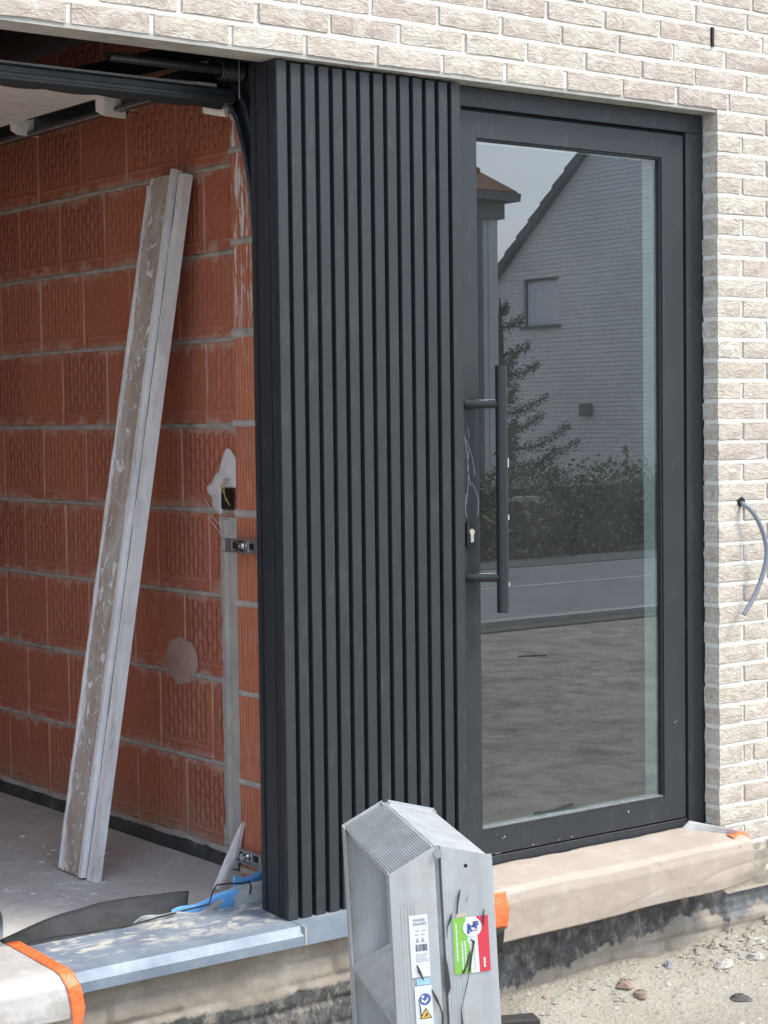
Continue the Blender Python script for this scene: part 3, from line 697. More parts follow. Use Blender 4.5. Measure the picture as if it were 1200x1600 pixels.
path = [(.196, -.02), (.196, 1.62), (.201, 1.74), (.216, 1.86), (.243, 1.97), (.280, 2.065), (.335, 2.135), (.41, 2.178), (.52, 2.195)]
path.append((3.2, 2.19))
def rail(mb, xa, xb, off0, off1, path):
    n = len(path); nrm = []
    for i in range(n):
        a = Vector(path[max(i-1, 0)]); b = Vector(path[min(i+1, n-1)]); d = (b-a).normalized(); nrm.append(Vector((d.y, -d.x)))
    vs = []
    for i in range(n):
        p = Vector(path[i]); q0 = p+nrm[i]*off0; q1 = p+nrm[i]*off1
        vs += [(xa, q0.x, q0.y), (xb, q0.x, q0.y), (xb, q1.x, q1.y), (xa, q1.x, q1.y)]
    mb.add(vs, [(4*i+q, 4*i+(q+1) % 4, 4*i+4+(q+1) % 4, 4*i+4+q) for i in range(n-1) for q in range(4)]+[(0, 1, 2, 3), tuple(4*(n-1)+q for q in (3, 2, 1, 0))])
rl = MB(); rail(rl, -1.495, -1.4925, -.030, .030, path); rail(rl, -1.518, -1.495, -.0305, -.028, path); rail(rl, -1.518, -1.495, .028, .0305, path); rail(rl, -1.520, -1.518, -.0305, -.018, path); rail(rl, -1.520, -1.518, .018, .0305, path)
obj('rail', rl, 'track_steel', tr)
re_ = MB(); rail(re_, -1.523, -1.5205, .0285, .0312, path); obj('rail_edge', re_, 'galvanised', tr)
obj('frame_post', MB().box(-1.556, -1.5535, .1545, .168, -.02, 2.155).box(-1.556, -1.50, .1515, .154, -.02, 2.155).box(-1.5575, -1.556, .163, .1665, -.02, 2.155), 'track_steel', tr)
obj('bearing_plate', MB().box(-1.4955, -1.4925, .155, .40, 2.10, 2.40).box(-1.4955, -1.4925, .155, .225, 1.70, 2.099), 'track_steel', tr)
obj('header_plate', MB().box(-4.1, -1.5, .135, .15, 2.178, 2.31).box(-1.53, -1.497, .15, .42, 2.20, 2.36), 'anthracite_dark', tr)
obj('upper_rail', MB().prism([(-1.47, .35, 2.24), (-1.47, 2.2, 2.325), (-1.47, 2.2, 2.395), (-1.47, .35, 2.30)], (.03, 0, 0)), 'track_steel', tr)
for zc in (.915, .052):
    mb = MB(); mb.box(-1.437, -1.4345, .30, .522, zc-.019, zc+.019); mb.box(-1.450, -1.437, .30, .522, zc+.0165, zc+.019); mb.box(-1.450, -1.437, .30, .522, zc-.019, zc-.0165)
    for q in range(5): mb.box(-1.441, -1.437, .318+.042*q, .329+.042*q, zc-.0165, zc+.0165)
    bk = obj('slotted_bracket', mb, 'galvanised', tr)
    sl_ = MB()
    for q in range(4): sl_.box(-1.4385, -1.4372, .333+.042*q, .356+.042*q, zc-.0085, zc+.0085)
    obj('slot', sl_, 'box_black', bk)
    bt = MB().tube([(-1.438, .435, zc), (-1.455, .435, zc)], .011, 6).tube([(-1.4375, .435, zc), (-1.441, .435, zc)], .016, 14); obj('bolt', bt, 'chrome', bk)
spg = thing('torsion_spring', 'dark coiled spring end on the shaft above the garage track', 'spring')
sp = MB(); sp.tube([(-1.575+.07*i/90, .30+.024*cos(i*.7), 2.178+.024*sin(i*.7)) for i in range(91)], .0045, 6); obj('coil', sp, 'track_steel', spg)
obj('shaft', MB().tube([(-1.9, .30, 2.178), (-1.497, .30, 2.178)], .012, 10), 'track_steel', spg)
obj('cable', MB().tube([(-1.535, .262, 2.2), (-1.535, .262, 2.1)], .002, 6), 'galvanised', spg)

# ================================================================== DOOR
dr = thing('front_door', 'anthracite framed glass front door with a long bar handle', 'door')
FY = .066
def mit(a0, a1, b0, b1, y0, y1, part, m, horiz, L):          # mitred member: outer edge a0..a1, inner b0..b1
    if horiz: pr = [(a0, y0, L[0]), (a1, y0, L[0]), (b1, y0, L[1]), (b0, y0, L[1])]
    else: pr = [(L[0], y0, a0), (L[0], y0, a1), (L[1], y0, b1), (L[1], y0, b0)]
    return obj(part, MB().prism(pr, (0, y1-y0, 0)), m, dr)
# outer frame
obj('frame_head', MB().box(-.96, .002, FY, .14, 2.110, 2.1635, bev=.0015), 'anthracite', dr)
obj('frame_jamb', MB().box(-.066, .002, FY+.0006, .14, -.03, 2.1094, bev=.0015), 'anthracite', dr)
obj('frame_jamb', MB().box(-.9805, -.958, FY+.0006, .14, -.03, 2.1094, bev=.0015), 'anthracite', dr)
obj('threshold', MB().box(-.957, -.067, FY+.006, .14, -.03, .0285, bev=.001), 'anthracite', dr)
obj('frame_rebate', MB().box(-.957, -.067, FY+.018, .135, .029, 2.109), 'anthracite_dark', dr) if False else None
LY = FY+.0045
LX0, LX1, LZ0, LZ1 = -.9525, -.0765, .034, 2.0985
GX0, GX1, GZ0, GZ1 = -.888, -.1665, .104, 2.0285
e_ = .0004
mit(LX0, LX1, GX0, GX1, LY, .125, 'top_rail', 'anthracite', True, (LZ1, GZ1))
mit(LX0, LX1, GX0, GX1, LY, .125, 'bottom_rail', 'anthracite', True, (LZ0, GZ0))
mit(LZ0, LZ1, GZ0, GZ1, LY, .125, 'lock_stile', 'anthracite', False, (LX0, GX0))
mit(LZ0, LZ1, GZ0, GZ1, LY, .125, 'hinge_stile', 'anthracite', False, (LX1, GX1))
obj('rebate_seal', MB().box(-.957, LX0-.0006, FY+.02, .13, .03, 2.108).box(LX1+.0006, -.0672, FY+.02, .13, .03, 2.108).box(LX0, LX1, FY+.02, .13, LZ1+.0006, 2.1085).box(LX0, LX1, FY+.02, .13, .0292, LZ0-.0006), 'rubber_black', dr)
be = MB(); w_ = .007
be.box(GX0, GX1, LY+.004, LY+.02, GZ1-w_, GZ1).box(GX0, GX0+.004, LY+.006, LY+.02, GZ0+w_, GZ1-w_).box(GX1-w_, GX1, LY+.004, LY+.02, GZ0+w_, GZ1-w_)
obj('glazing_seal', be, 'rubber_black', dr)
obj('drip_bead', MB().box(GX0, GX1, LY+.0005, LY+.02, GZ0-.001, GZ0+w_, bev=.0015), 'anthracite', dr)
obj('bead_highlight', MB().box(GX0+.002, GX1-.008, LY+.002, LY+.0115, GZ0+.0071, GZ0+.0095), 'galvanised', dr)  # bright strip added as the highlight on the bead's lit top edge
obj('glass_pane', MB().box(GX0+.001, GX1-.001, LY+.0125, LY+.0165, GZ0+.003, GZ1-.003), 'door_glass', dr)
obj('spacer_bar', MB().box(GX0+.006, GX1-.006, LY+.018, LY+.032, GZ0+.006, GZ0+.013).box(GX0+.006, GX1-.006, LY+.018, LY+.032, GZ1-.013, GZ1-.006), 'galvanised', dr)
# bar handle
hx, hy = -.8655, .002
hb = obj('bar_handle', MB().tube([(hx, hy, .722), (hx, hy, 1.4015)], .0165, 20), 'handle_black', dr)
for zc in (1.297, .819):
    obj('handle_standoff', MB().tube([(hx-.004, hy, zc), (-.925, .05, zc), (-.932, LY+.001, zc)] if False else [(hx, hy, zc), (-.938, LY+.001, zc)], .0125, 14), 'handle_black', hb)
sc = MB()
for (zz, r_) in ((1.135, .013), (.985, .007), (.80, .005)): sc.box(hx+.0125, hx+.0155, hy-.0115, hy-.009, zz-r_, zz+r_)
obj('handle_scuff', sc, 'scuff_white', hb)
lk = MB(); ZL, XL = .939, -.929
prof = [(XL+.0135*cos(t), 0, ZL+(.023 if sin(t) >= 0 else -.023)+.0135*sin(t)) for t in [2*pi*i/28 for i in range(28)]]
ro_ = obj('lock_rosette', MB().prism([(a, LY-.009, c) for a, b, c in prof], (0, .0085, 0)), 'handle_black', dr)
kp = [(XL+.002+.0085*cos(t), LY-.014, ZL+.006+.0085*sin(t)) for t in [radians(-55+290*i/16) for i in range(17)]]
kp += [(XL-.003, LY-.014, ZL-.022), (XL+.007, LY-.014, ZL-.022)]
obj('key_cylinder', MB().prism(kp, (0, .012, 0)), 'brass_pale', ro_)
sf = MB()
for (a, b, c_, d_) in ((-.815, .075, .004, .0018), (-.808, .078, .003, .005), (-.835, .087, .002, .0015), (-.70, .0395, .006, .002), (-.86, .0365, .004, .003), (-.6, .0385, .003, .002), (-.55, .041, .008, .0015), (-.835, .0345, .02, .001), (-.32, .083, .004, .006), (-.12, .33, .003, .004), (-.112, .335, .002, .003)):
    sf.box(a-c_*.5, a+c_*.5, LY-.0004, LY-.0001, b-d_*.45, b+d_*.45)
obj('scuff_mark', sf, 'scuff_white', dr)
scr = MB(); rg = random.Random(9)
for (x0, z0, x1, z1, bow) in ((-.940, 1.21, -.936, 1.02, .010), (-.925, 1.17, -.918, 1.07, -.008), (-.935, 1.20, -.905, 1.10, .006), (-.915, 1.08, -.897, .99, .012), (-.937, 1.05, -.936, .985, -.004), (-.93, 1.235, -.924, 1.205, .002)):
    n = 10; w = .0007
    P = [(x0+(x1-x0)*i/n+bow*sin(pi*i/n), z0+(z1-z0)*i/n) for i in range(n+1)]
    scr.add([(x+dx, LY-.0003, z) for x, z in P for dx in (-w, w)], [(2*i, 2*i+1, 2*i+3, 2*i+2) for i in range(n)])
obj('film_scratch', scr, 'ink_grey', dr)
# pale lining inside the opening, seen through the glass
ln = thing('inner_door_lining', 'pale green-grey inner lining seen through the right edge of the glass', 'door lining')
obj('lining_face', MB().box(-.1705, -.1668, LY+.0335, .148, GZ0, GZ1), 'jamb_plaster', ln)

# ================================================================== SILLS, PAPER, MEMBRANES
zs = thing('zinc_sill', 'folded blue-grey zinc sill under the garage opening', 'sill')
def sillpiece(x0, x1, bevl, dz):
    if bevl: pr = [(.215, -.012), (-.020, -.0245), (-.038, -.046), (-.038, -.0705), (-.034, -.0705), (-.034, -.048), (-.018, -.030), (.215, -.018)]
    else: pr = [(.215, -.011), (-.026, -.0225), (-.028, -.0725), (-.024, -.0725), (-.022, -.029), (.215, -.018)]
    mb = MB(); n = 30
    for i in range(n):
        pass
    vs = []; m = len(pr)
    for i in range(n+1):
        x = x0+(x1-x0)*i/n
        for (y, z) in pr: vs.append((x, y+.0012*nz(x*3, y*4, 1), z+dz+.0014*nz(x*2.3, y*5, 2)))
    mb.add(vs, [(i*m+q, i*m+(q+1) % m, (i+1)*m+(q+1) % m, (i+1)*m+q) for i in range(n) for q in range(m)]+[tuple(range(m)), tuple(n*m+q for q in range(m))[::-1]])
    return mb
obj('sill_sheet', sillpiece(-4.1, -1.572, True, 0), 'zinc_sheet', zs)
obj('sill_sheet', sillpiece(-1.569, -.985, False, -.002), 'zinc_sheet', zs)
obj('sill_seam', MB().box(-1.5735, -1.567, -.0395, -.020, -.071, -.0235), 'grey_foil', zs)
obj('sill_core', MB().box(-4.1, -.99, -.015, .19, -.0711, -.032), 'grey_mortar', zs)

bs = thing('door_sill', 'stone door sill hidden under brown protective paper', 'sill')
obj('sill_stone', MB().box(-.975, -.002, -.080, .064, -.10, -.030, bev=.004), 'stone_grey', bs)
pp = thing('sill_paper', 'brown kraft paper wrapped over the sill below the glass door', 'paper cover')
def papf(u, v):
    x = -1.005 + u*(1.035 - .02*abs(v-.5))
    # profile from the door foot (v=0) over the rounded nose to the free lower edge (v=1)
    P = [(.063, .004), (.01, -.002), (-.045, -.010), (-.088, -.0170), (-.104, -.029), (-.110, -.055), (-.110, -.09), (-.111, -.125), (-.109, -.158)]
    t = v*(len(P)-1); i = min(int(t), len(P)-2); f = t-i
    y = P[i][0]*(1-f)+P[i+1][0]*f; z = P[i][1]*(1-f)+P[i+1][1]*f
    if x > 0: y = min(y, -.004-.012*nz(x*9, v*3, 2)) if v < .3 else y
    w = .004*nz(x*3.2, v*2.2, 6)+.0018*nz(x*8, v*5, 1)+.0022*max(0, .12-abs(nz(x*2.3+v*1.3, v*2.6-x, 11)))/.12*max(0, nz(x*1.7, v*2, 15)+.3)
    edge = max(0, v-.85)/.15
    y += w - .006*edge*nz(x*4, 1, 2) + .014*edge*max(0, u-.9)*6
    z += w*.6 + .012*edge*nz(x*2.1, 3, 5)+ .010*max(0, v-.5)*2*u
    if v < .12: z += .004*nz(x*11, 2, 2)
    return (x, y, z)
obj('paper_sheet', MB().sheet(papf, 200, 64), 'kraft_paper', pp, solid=.0008)
fl = MB(); fl.sheet(lambda u, v: (-.115+.125*u+.03*v*(1-u), .058-.115*u-.01*v, -.001-.010*u+.028*v*(1-.55*u)+.003*nz(u*4, v*2, 1)), 12, 4)
obj('paper_flap', fl, 'dusty_paper', pp, solid=.0008)
def tape(name, f, nu, nv, label, parent=None):
    o = obj(name, MB().sheet(f, nu, nv), 'orange_tape', parent, solid=.0008); return o
tape('tape', lambda u, v: (-.030+.092*u, -.052-.055*v*(1-.35*u)+.012*u, -.0065-.030*v*v-.006*u+.003*nz(u*5, v*3, 2)), 12, 8, '', pp)
tape('tape', lambda u, v: (-1.010+.052*u+.01*nz(v*3, u, 1), -.106-.012*sin(v*2.4)+.004*nz(u*3, v*4, 2), -.018-.098*v-.012*u*nz(v*4, 2, 2)), 8, 14, '', pp)
obj('tape', MB().sheet(lambda u, v: (-1.006+.03*u, -.121+.01*v, -.118-.07*v+.01*u), 4, 4), 'rubber_black', pp, solid=.001)

sp2 = thing('garage_sill_paper', 'dusty pale protective paper over the garage sill, edged with orange tape', 'paper cover')
def pap2(u, v):
    x = -4.05+1.80*u; P = [(.22, .004), (.1, -.004), (-.01, -.0135), (-.030, -.022), (-.048, -.044), (-.052, -.072), (-.053, -.100), (-.050, -.122)]
    t = v*(len(P)-1); i = min(int(t), len(P)-2); f = t-i
    y = P[i][0]*(1-f)+P[i+1][0]*f; z = P[i][1]*(1-f)+P[i+1][1]*f
    w = .004*nz(x*5, v*4, 3)+.003*nz(x*14, v*9, 8); e = max(0, v-.75)/.25
    x += (-.065*(1-v)*0)+.035*(v-.4)*u
    return (x, y-abs(w)*.6, z+w*.5+.03*e*nz(x*5, 2, 7)+(.026*e*max(0, nz(x*3.3, 6, 1)+.2)))
obj('paper_sheet', MB().sheet(pap2, 160, 34), 'dusty_paper', sp2, solid=.0008)
def tp2(u, v):
    x = -2.262+.036*u; a = pap2(.999, min(1, v*.96))
    tail = max(0, v-.9)/.1
    return (x+.035*(v-.4)-(.018*tail)*(u-.2), a[1]-.0022-.002*nz(v*9, u*2, 3), a[2]+.0018-.07*tail*(1-.8*abs(u-.35)))
tape('tape', tp2, 6, 40, '', sp2)

mem = thing('damp_proof_membrane', 'black rubber damp membrane curling up behind the zinc sill', 'membrane')
def memf(u, v):
    x = -2.22+.46*u; top = .018+.064*sin(pi*min(1, u*.62+.02))**.8
    return (x+.05*v*(u-.2), .245+.010*sin(u*5)+.10*v*(1-.55*u)+.015*nz(u*3, v, 1), -.05+.03*(1-v)*.2+top*v*1.05+.004*nz(u*6, v*2, 4)+(-.01 if v == 0 else 0))
obj('membrane_sheet', MB().sheet(memf, 40, 8), 'membrane_black', mem, solid=.003)
bf = thing('blue_foil', 'bright blue plastic foil strip bunched at the foot of the pier', 'foil')
def blf(u, v):
    x = -1.80+.20*u; return (x, .236+.012*sin(u*5)*v, -.04+v*(.036+.034*u+.006*sin(u*9+1)))
obj('foil_sheet', MB().sheet(blf, 40, 6), 'blue_foil', bf, solid=.0012)
obj('foil_sheet', MB().sheet(lambda u, v: (-1.605+.115*u, .245+.03*u, -.03+v*(.088-.012*sin(u*3.1))), 14, 5), 'blue_foil', bf, solid=.0012)
gf = thing('grey_foil', 'crumpled grey foil with a black cord beside the blue plastic', 'foil')
def grf(u, v):
    x = -1.93+.40*u; return (x, .225-.006*v+.012*sin(u*11)+.006*nz(u*9, v*4, 1), -.042+v*(.030+.050*u**1.5+.012*sin(u*9))+.008*nz(u*7, v*3, 5)*v)
obj('foil_sheet', MB().sheet(grf, 50, 8), 'grey_foil', gf, solid=.001)
cd = [(-2.25+.10*i, .212-.002*i, -.004+.004*sin(i*1.7)) for i in range(4)]+[(-1.80, .215, .0), (-1.70, .214, .005), (-1.69, .212, .035), (-1.675, .214, .052), (-1.64, .215, .05), (-1.60, .214, .044), (-1.575, .213, .045), (-1.57, .213, .03), (-1.575, .212, .012)]
obj('cord', MB().tube(cd, .0022, 6), 'rubber_black', gf)

# ================================================================== THINGS IN THE GARAGE
pk = thing('leaning_board', 'plaster-splashed wooden shuttering board leaning against the clay block wall', 'board')
bot, top = Vector((-1.690, .955, -.052)), Vector((-1.337, .962, 1.985))
az = (top-bot).normalized(); ax = Vector((0, -1, 0)); ax = (ax-az*ax.dot(az)).normalized(); an = az.cross(ax)     # ax to the right in the picture
if an.x > 0: an = -an
Rm = Matrix(((ax.x, an.x, az.x, bot.x), (ax.y, an.y, az.y, bot.y), (ax.z, an.z, az.z, bot.z), (0, 0, 0, 1)))
pk.matrix_world = Rm; Lp = (top-bot).length
def rough_box(x0, x1, y0, y1, z0, z1, n, amp, seed):
    mb = MB(); vs = []
    for i in range(n+1):
        z = z0+(z1-z0)*i/n; j = lambda q: amp*nz(z*9, q*5.1, seed)+amp*.6*nz(z*31, q*3.3, seed)
        vs += [(x0+j(1), y0+j(2)*.5, z), (x1+j(3), y0+j(3)*.5, z), (x1+j(3), y1, z), (x0+j(1), y1, z)]
    mb.add(vs, [(4*i+q, 4*i+(q+1) % 4, 4*i+4+(q+1) % 4, 4*i+4+q) for i in range(n) for q in range(4)]+[(3, 2, 1, 0), tuple(4*n+q for q in range(4))])
    return mb
obj('board_face', rough_box(-.068, .060, -.004, .018, .0, Lp, 120, .003, 1), 'plastered_board', pk)
obj('board_edge', rough_box(.061, .079, -.002, .030, .0, Lp+.012, 90, .0025, 2), 'white_strip', pk)
obj('board_edge', rough_box(-.078, -.0685, -.004, .022, .004, Lp-.02, 120, .004, 4), 'white_strip', pk)
obj('gap_shade_bar', rough_box(.0795, .0890, -.004, .012, .0, Lp-.01, 60, .0015, 6), 'dark_timber_gap_shade', pk)  # dark bar added to stand for the shade in the open gap
obj('board_strip', rough_box(.090, .124, -.012, .016, -.004, Lp-.004, 90, .0035, 3), 'white_strip', pk)
sbd = thing('board_offcut', 'small splintered white board leaning in the corner by the pier', 'board')
pr = [(-1.432, .463, .143), (-1.440, .472, .125), (-1.478, .487, .04), (-1.515, .490, -.036), (-1.508, .478, -.036), (-1.455, .466, .05)]
obj('offcut_sheet', MB().prism(pr, (.012, .002, -.002)), 'white_strip', sbd)
rp2 = thing('pipe_offcut', 'grey plastic pipe end lying on the garage floor', 'pipe')
pm = MB(); pm.tube([(-2.62, .62, .0), (-2.235, .335, .0)], .052, 24, cap=False); pm.tube([(-2.62, .62, .0), (-2.235, .335, .0)], .047, 24, cap=False)
obj('pipe_wall', pm, 'grey_pipe', rp2)
rg = random.Random(8); db = MB()
for i in range(70):
    x, y = rg.uniform(-2.4, -1.55), rg.uniform(.32, 1.9); s_ = rg.uniform(.002, .008)*(1.6 if rg.random() < .12 else 1)
    q = [(x+s_*rg.uniform(.5, 1.4)*cos(t)*1.5, y+s_*rg.uniform(.5, 1.4)*sin(t), -.0545) for t in [2*pi*k/6 for k in range(6)]]
    db.prism(q, (0, 0, s_*.4))
o = tag(obj('plaster_crumbs', db, 'white_plaster'), 'white plaster crumbs scattered over the garage floor', 'debris', kind='stuff')

# ================================================================== CABLE
cbl = thing('grey_cable', 'grey cable looping out of a hole in the bricks right of the door', 'cable')
def pw(u, v, y):
    d = cf+cr*((u-600)/FPX)-cu*((v-800)/FPX); t = (y-CP.y)/d.y; return CP+d*t
cp_ = [pw(1156, 785, .012), pw(1160, 787, -.006), pw(1168, 792, -.022), pw(1178, 803, -.035), pw(1188, 821, -.042), pw(1195, 842, -.046), pw(1198, 863, -.048), pw(1195, 886, -.048), pw(1187, 912, -.046), pw(1177, 935, -.044), pw(1162, 960, -.042)]
def smooth(P, n=5):
    out = []
    for i in range(len(P)-1):
        p0, p1, p2, p3 = P[max(i-1, 0)], P[i], P[i+1], P[min(i+2, len(P)-1)]
        for q in range(n):
            t = q/n; out.append(.5*((2*p1)+(p2-p0)*t+(2*p0-5*p1+4*p2-p3)*t*t+(3*p1-p0-3*p2+p3)*t**3))
    return out+[P[-1]]
obj('cable_sheath', MB().tube(smooth(cp_), .0072, 12), 'cable_grey', cbl)
hq = pw(1159, 785, -.003)
obj('drill_hole', MB().tube([hq+Vector((0, .006, .002)), hq+Vector((0, -.0015, .002))], [.016, .0135], 14), 'box_black', cbl)

# ================================================================== LADDER
ld = thing('folded_stepladder', 'folded aluminium double stepladder with ribbed treads and stickers in the foreground', 'ladder')
near = Vector((-1.950, -1.044)); rz = -math.atan2(.202, .438); TOPZ = .412; LL = .475; HW = .098; BASE = gh(-1.9, -.9)
tilt = radians(-2.6)
LM = Matrix.Translation((near.x, near.y, TOPZ)) @ Matrix.Rotation(rz, 4, 'Z') @ Matrix.Rotation(tilt, 4, 'Y')
ld.matrix_world = LM
Hl = TOPZ-BASE+.004
def lz(z): return z-0
for side in (-1, 1):
    for (y0, y1, nm) in ((0, .024, 'rail'), (LL-.024, LL, 'rail')):
        HW = .100 if side < 0 else .111; xi, xo = side*.0065, side*HW
        drop = .046 if side < 0 else .030
        mb = MB(); th = .003
        # channel: web facing out, flanges along both edges, cut to a slanted top
        yw0, yw1 = (y0, y0+th) if y0 == 0 else (y1-th, y1)
        mb.prism([(xi, yw0, -Hl), (xo*1.02, yw0, -Hl), (xo, yw0, -drop), (xi, yw0, 0)], (0, yw1-yw0, 0))
        for (xa, xb, d) in ((xi, xi+side*.003, .0005), (xo-side*.003, xo, drop)):
            mb.prism([(xa, y0+.0001, -Hl), (xb, y0+.0001, -Hl), (xb, y0+.0001, -d-.002), (xa, y0+.0001, -d-.002)], (0, y1-y0-.0002, 0))
        # ribs rolled into the web
        ya, yb = (y0+th, y0+th+.0018) if y0 == 0 else (y1-th-.0022, y1-th-.0002)
        for q in range(9):
            pass
        for q in range(15):
            xq = side*(.014+.0055*q); mb.box(min(xq, xq+side*.0024), max(xq, xq+side*.0024), ya, yb, -Hl, -drop-.01)
        if y0 == 0:
            for q in range(5):
                xq = side*(.052+.007*q) if side < 0 else side*(.012+.006*q)
                mb.box(min(xq, xq+side*.0012), max(xq, xq+side*.0012), y0-.0006, y0, -Hl, -drop-.06)
        obj('side_rail', mb, 'ladder_alu', ld)
    # treads: slanted, ribbed
    for kx in range(3):
        HW = .100 if side < 0 else .111; zt = 0 - .262*kx; drop = .046 if side < 0 else .030
        ang = math.atan2(drop, HW-.004)
        wdt = (HW-.004)/cos(ang)
        T = Matrix.Translation((side*(.004 if kx else .0008), .0245 if kx else .0035, zt-(.004 if kx == 0 else .05))) @ Matrix.Rotation(ang*side, 4, 'Y')
        mb = MB(); ly = LL-.049 if kx else LL-.007
        x0, x1 = (0, wdt-.001) if side > 0 else (-wdt+.001, 0)
        mb.box(x0, x1, 0, ly, -.003, 0, T)
        if not (side > 0 and kx == 0):
            for q in range(19):
                xq = x0+.006+(x1-x0-.012)*q/18; mb.box(xq-.0011, xq+.0011, .001, ly-.001, 0, .0018, T)
        xe = x0 if side < 0 else x1-.003
        mb.box(xe, xe+.003, 0, ly, -.030, -.003, T)
        obj('tread', mb, 'ladder_alu', ld)
obj('hinge_bolt', MB().tube([(0, .004, -.014), (0, -.006, -.014)], .009, 14), 'galvanised', ld)
obj('hinge_strap', MB().box(-.0035, .0035, .010, .020, -Hl+.1, -.004), 'galvanised', ld)
obj('rivet_hole', MB().tube([(.056, .001, -.045), (.056, -.0006, -.045)], .0038, 12), 'box_black', ld)
fy = -.0006
def plate(mb, x0, x1, z0, z1, lift, skew=0):
    y = fy-.0005*lift
    mb.add([(x0, y, z0), (x1, y, z0), (x1+skew, y, z1), (x0+skew, y, z1)], [(0, 1, 2, 3)]); return mb
def sticker(name, x0, x1, z0, z1, m, lift=1, parent=ld): return obj(name, plate(MB(), x0, x1, z0, z1, lift), m, parent)
s1 = sticker('specification_sticker', -.066, -.028, -.257, -.132, 'label_white', 2.2)
rg = random.Random(3); ik = MB()
for r in range(2):
    x = -.058
    while x < -.034:
        w = rg.uniform(.0012, .0034); plate(ik, x, x+w, -.145-.008*r, -.1395-.008*r+rg.uniform(-.0008, .0008), 3); x += w+.0008
for r in range(5):
    x = -.056
    while x < -.034: w = rg.uniform(.002, .005); plate(ik, x, x+w, -.212-.0035*r, -.2105-.0035*r, 3); x += w+.0013
for (a, b) in ((-.056, -.173), (-.043, -.173), (-.054, -.165), (-.041, -.165)): plate(ik, a, a+.0075, b, b+.002, 3)
obj('sticker_print', ik, 'ink_grey', s1)
bk_ = MB(); x = -.055
while x < -.032:
    w = rg.uniform(.0007, .0022); plate(bk_, x, x+w, -.205, -.191, 3); x += w+rg.uniform(.0006, .0016)
obj('barcode', bk_, 'ink_dark', s1)
tq = MB()
for xx in (-.051, -.040): tq.add([(xx-.004, fy-.0015, -.187), (xx+.004, fy-.0015, -.187), (xx+.001, fy-.0015, -.178), (xx-.001, fy-.0015, -.178)], [(0, 1, 2, 3)])
obj('pictogram', tq, 'ink_grey', s1)
sticker('blue_strip_sticker', -.057, -.029, -.273, -.2595, 'label_sky', 2.2)
s2 = sticker('safety_sticker', -.062, -.027, -.46, -.2745, 'label_white', 2.2)
obj('instruction_sign', MB().add([(-.042+.0118*cos(t), fy-.0016, -.302+.0118*sin(t)) for t in [2*pi*i/28 for i in range(28)]], [tuple(range(28))]), 'label_blue', s2)
bkq = MB().add([(-.0495, fy-.0021, -.300), (-.0425, fy-.0021, -.3065), (-.036, fy-.0021, -.298), (-.036, fy-.0021, -.304), (-.0425, fy-.0021, -.3105), (-.0495, fy-.0021, -.306)], [(0, 1, 4, 5), (1, 2, 3, 4)])
bkq.add([(-.0465+.003*cos(t), fy-.0021, -.2965+.003*sin(t)) for t in [2*pi*i/14 for i in range(14)]], [tuple(range(14))])
obj('open_book_symbol', bkq, 'label_white', s2)
obj('warning_sign', MB().add([(-.055, fy-.0016, -.341), (-.029, fy-.0016, -.341), (-.042, fy-.0016, -.319)], [(0, 1, 2)]), 'ink_dark', s2)
obj('warning_sign_field', MB().add([(-.0523, fy-.0021, -.3394), (-.0317, fy-.0021, -.3394), (-.042, fy-.0021, -.3222)], [(0, 1, 2)]), 'label_yellow', s2)
obj('warning_symbol', MB().add([(-.045, fy-.0026, -.338), (-.038, fy-.0026, -.334), (-.040, fy-.0026, -.328), (-.0425, fy-.0026, -.333)], [(0, 1, 2, 3)]), 'ink_dark', s2)
s3 = sticker('tricolour_sticker', .020, .087, -.261, -.148, 'label_white', 1.5); s3.scale = (1.10, 1, 1)
obj('green_field', MB().add([(.020, fy-.0012, -.261), (.051, fy-.0012, -.261), (.050, fy-.0012, -.205), (.047, fy-.0012, -.196), (.0445, fy-.0012, -.148), (.020, fy-.0012, -.148)], [(0, 1, 2, 3, 4, 5)]), 'label_green', s3)
obj('red_field', MB().add([(.067, fy-.0012, -.261), (.087, fy-.0012, -.261), (.087, fy-.0012, -.148), (.065, fy-.0012, -.148), (.066, fy-.0012, -.196)], [(0, 1, 2, 3, 4)]), 'label_red', s3)
obj('white_disc', MB().add([(.0565+.0175*cos(t), fy-.0018, -.169+.0195*sin(t)) for t in [2*pi*i/28 for i in range(28)]], [tuple(range(28))]), 'label_white', s3)
em = MB()
for (a, b, c_, d_, e_2) in ((.046, .051, -.182, -.161, .001), (.052, .056, -.178, -.165, -.002), (.056, .061, -.170, -.158, .002), (.061, .066, -.173, -.164, -.001), (.064, .070, -.166, -.160, -.003), (.049, .062, -.168, -.165, .002), (.054, .066, -.177, -.175, .001), (.058, .069, -.160, -.1575, .0)): plate(em, a, b, c_, d_, 4, e_2)
obj('emblem', em, 'label_blue', s3)
lt = MB(); z = -.250
for (xc, z0_, z1_) in ((.0265, -.235, -.158), (.036, -.252, -.195), (.0415, -.252, -.195)):
    z = z0_
    while z < z1_: w = rg.uniform(.0015, .0045); plate(lt, xc-.0014, xc+.0014, z, min(z+w, z1_), 3); z += w+.001
z = -.252
while z < -.232: w = rg.uniform(.0018, .0035); plate(lt, .0745, .0785, z, z+w, 3); z += w+.0008
obj('sticker_lettering', lt, 'label_white', s3)['kind'] = 'stuff'
lo2 = MB(); z = -.255
while z < -.205: w = rg.uniform(.0015, .004); plate(lo2, .0575, .0595, z, z+w, 3); z += w+.0014
obj('sticker_lettering', lo2, 'tape_residue', s3)['kind'] = 'stuff'
sticker('tape_residue', .030, .052, -.147, -.138, 'tape_residue', 1.2)
mk = MB()
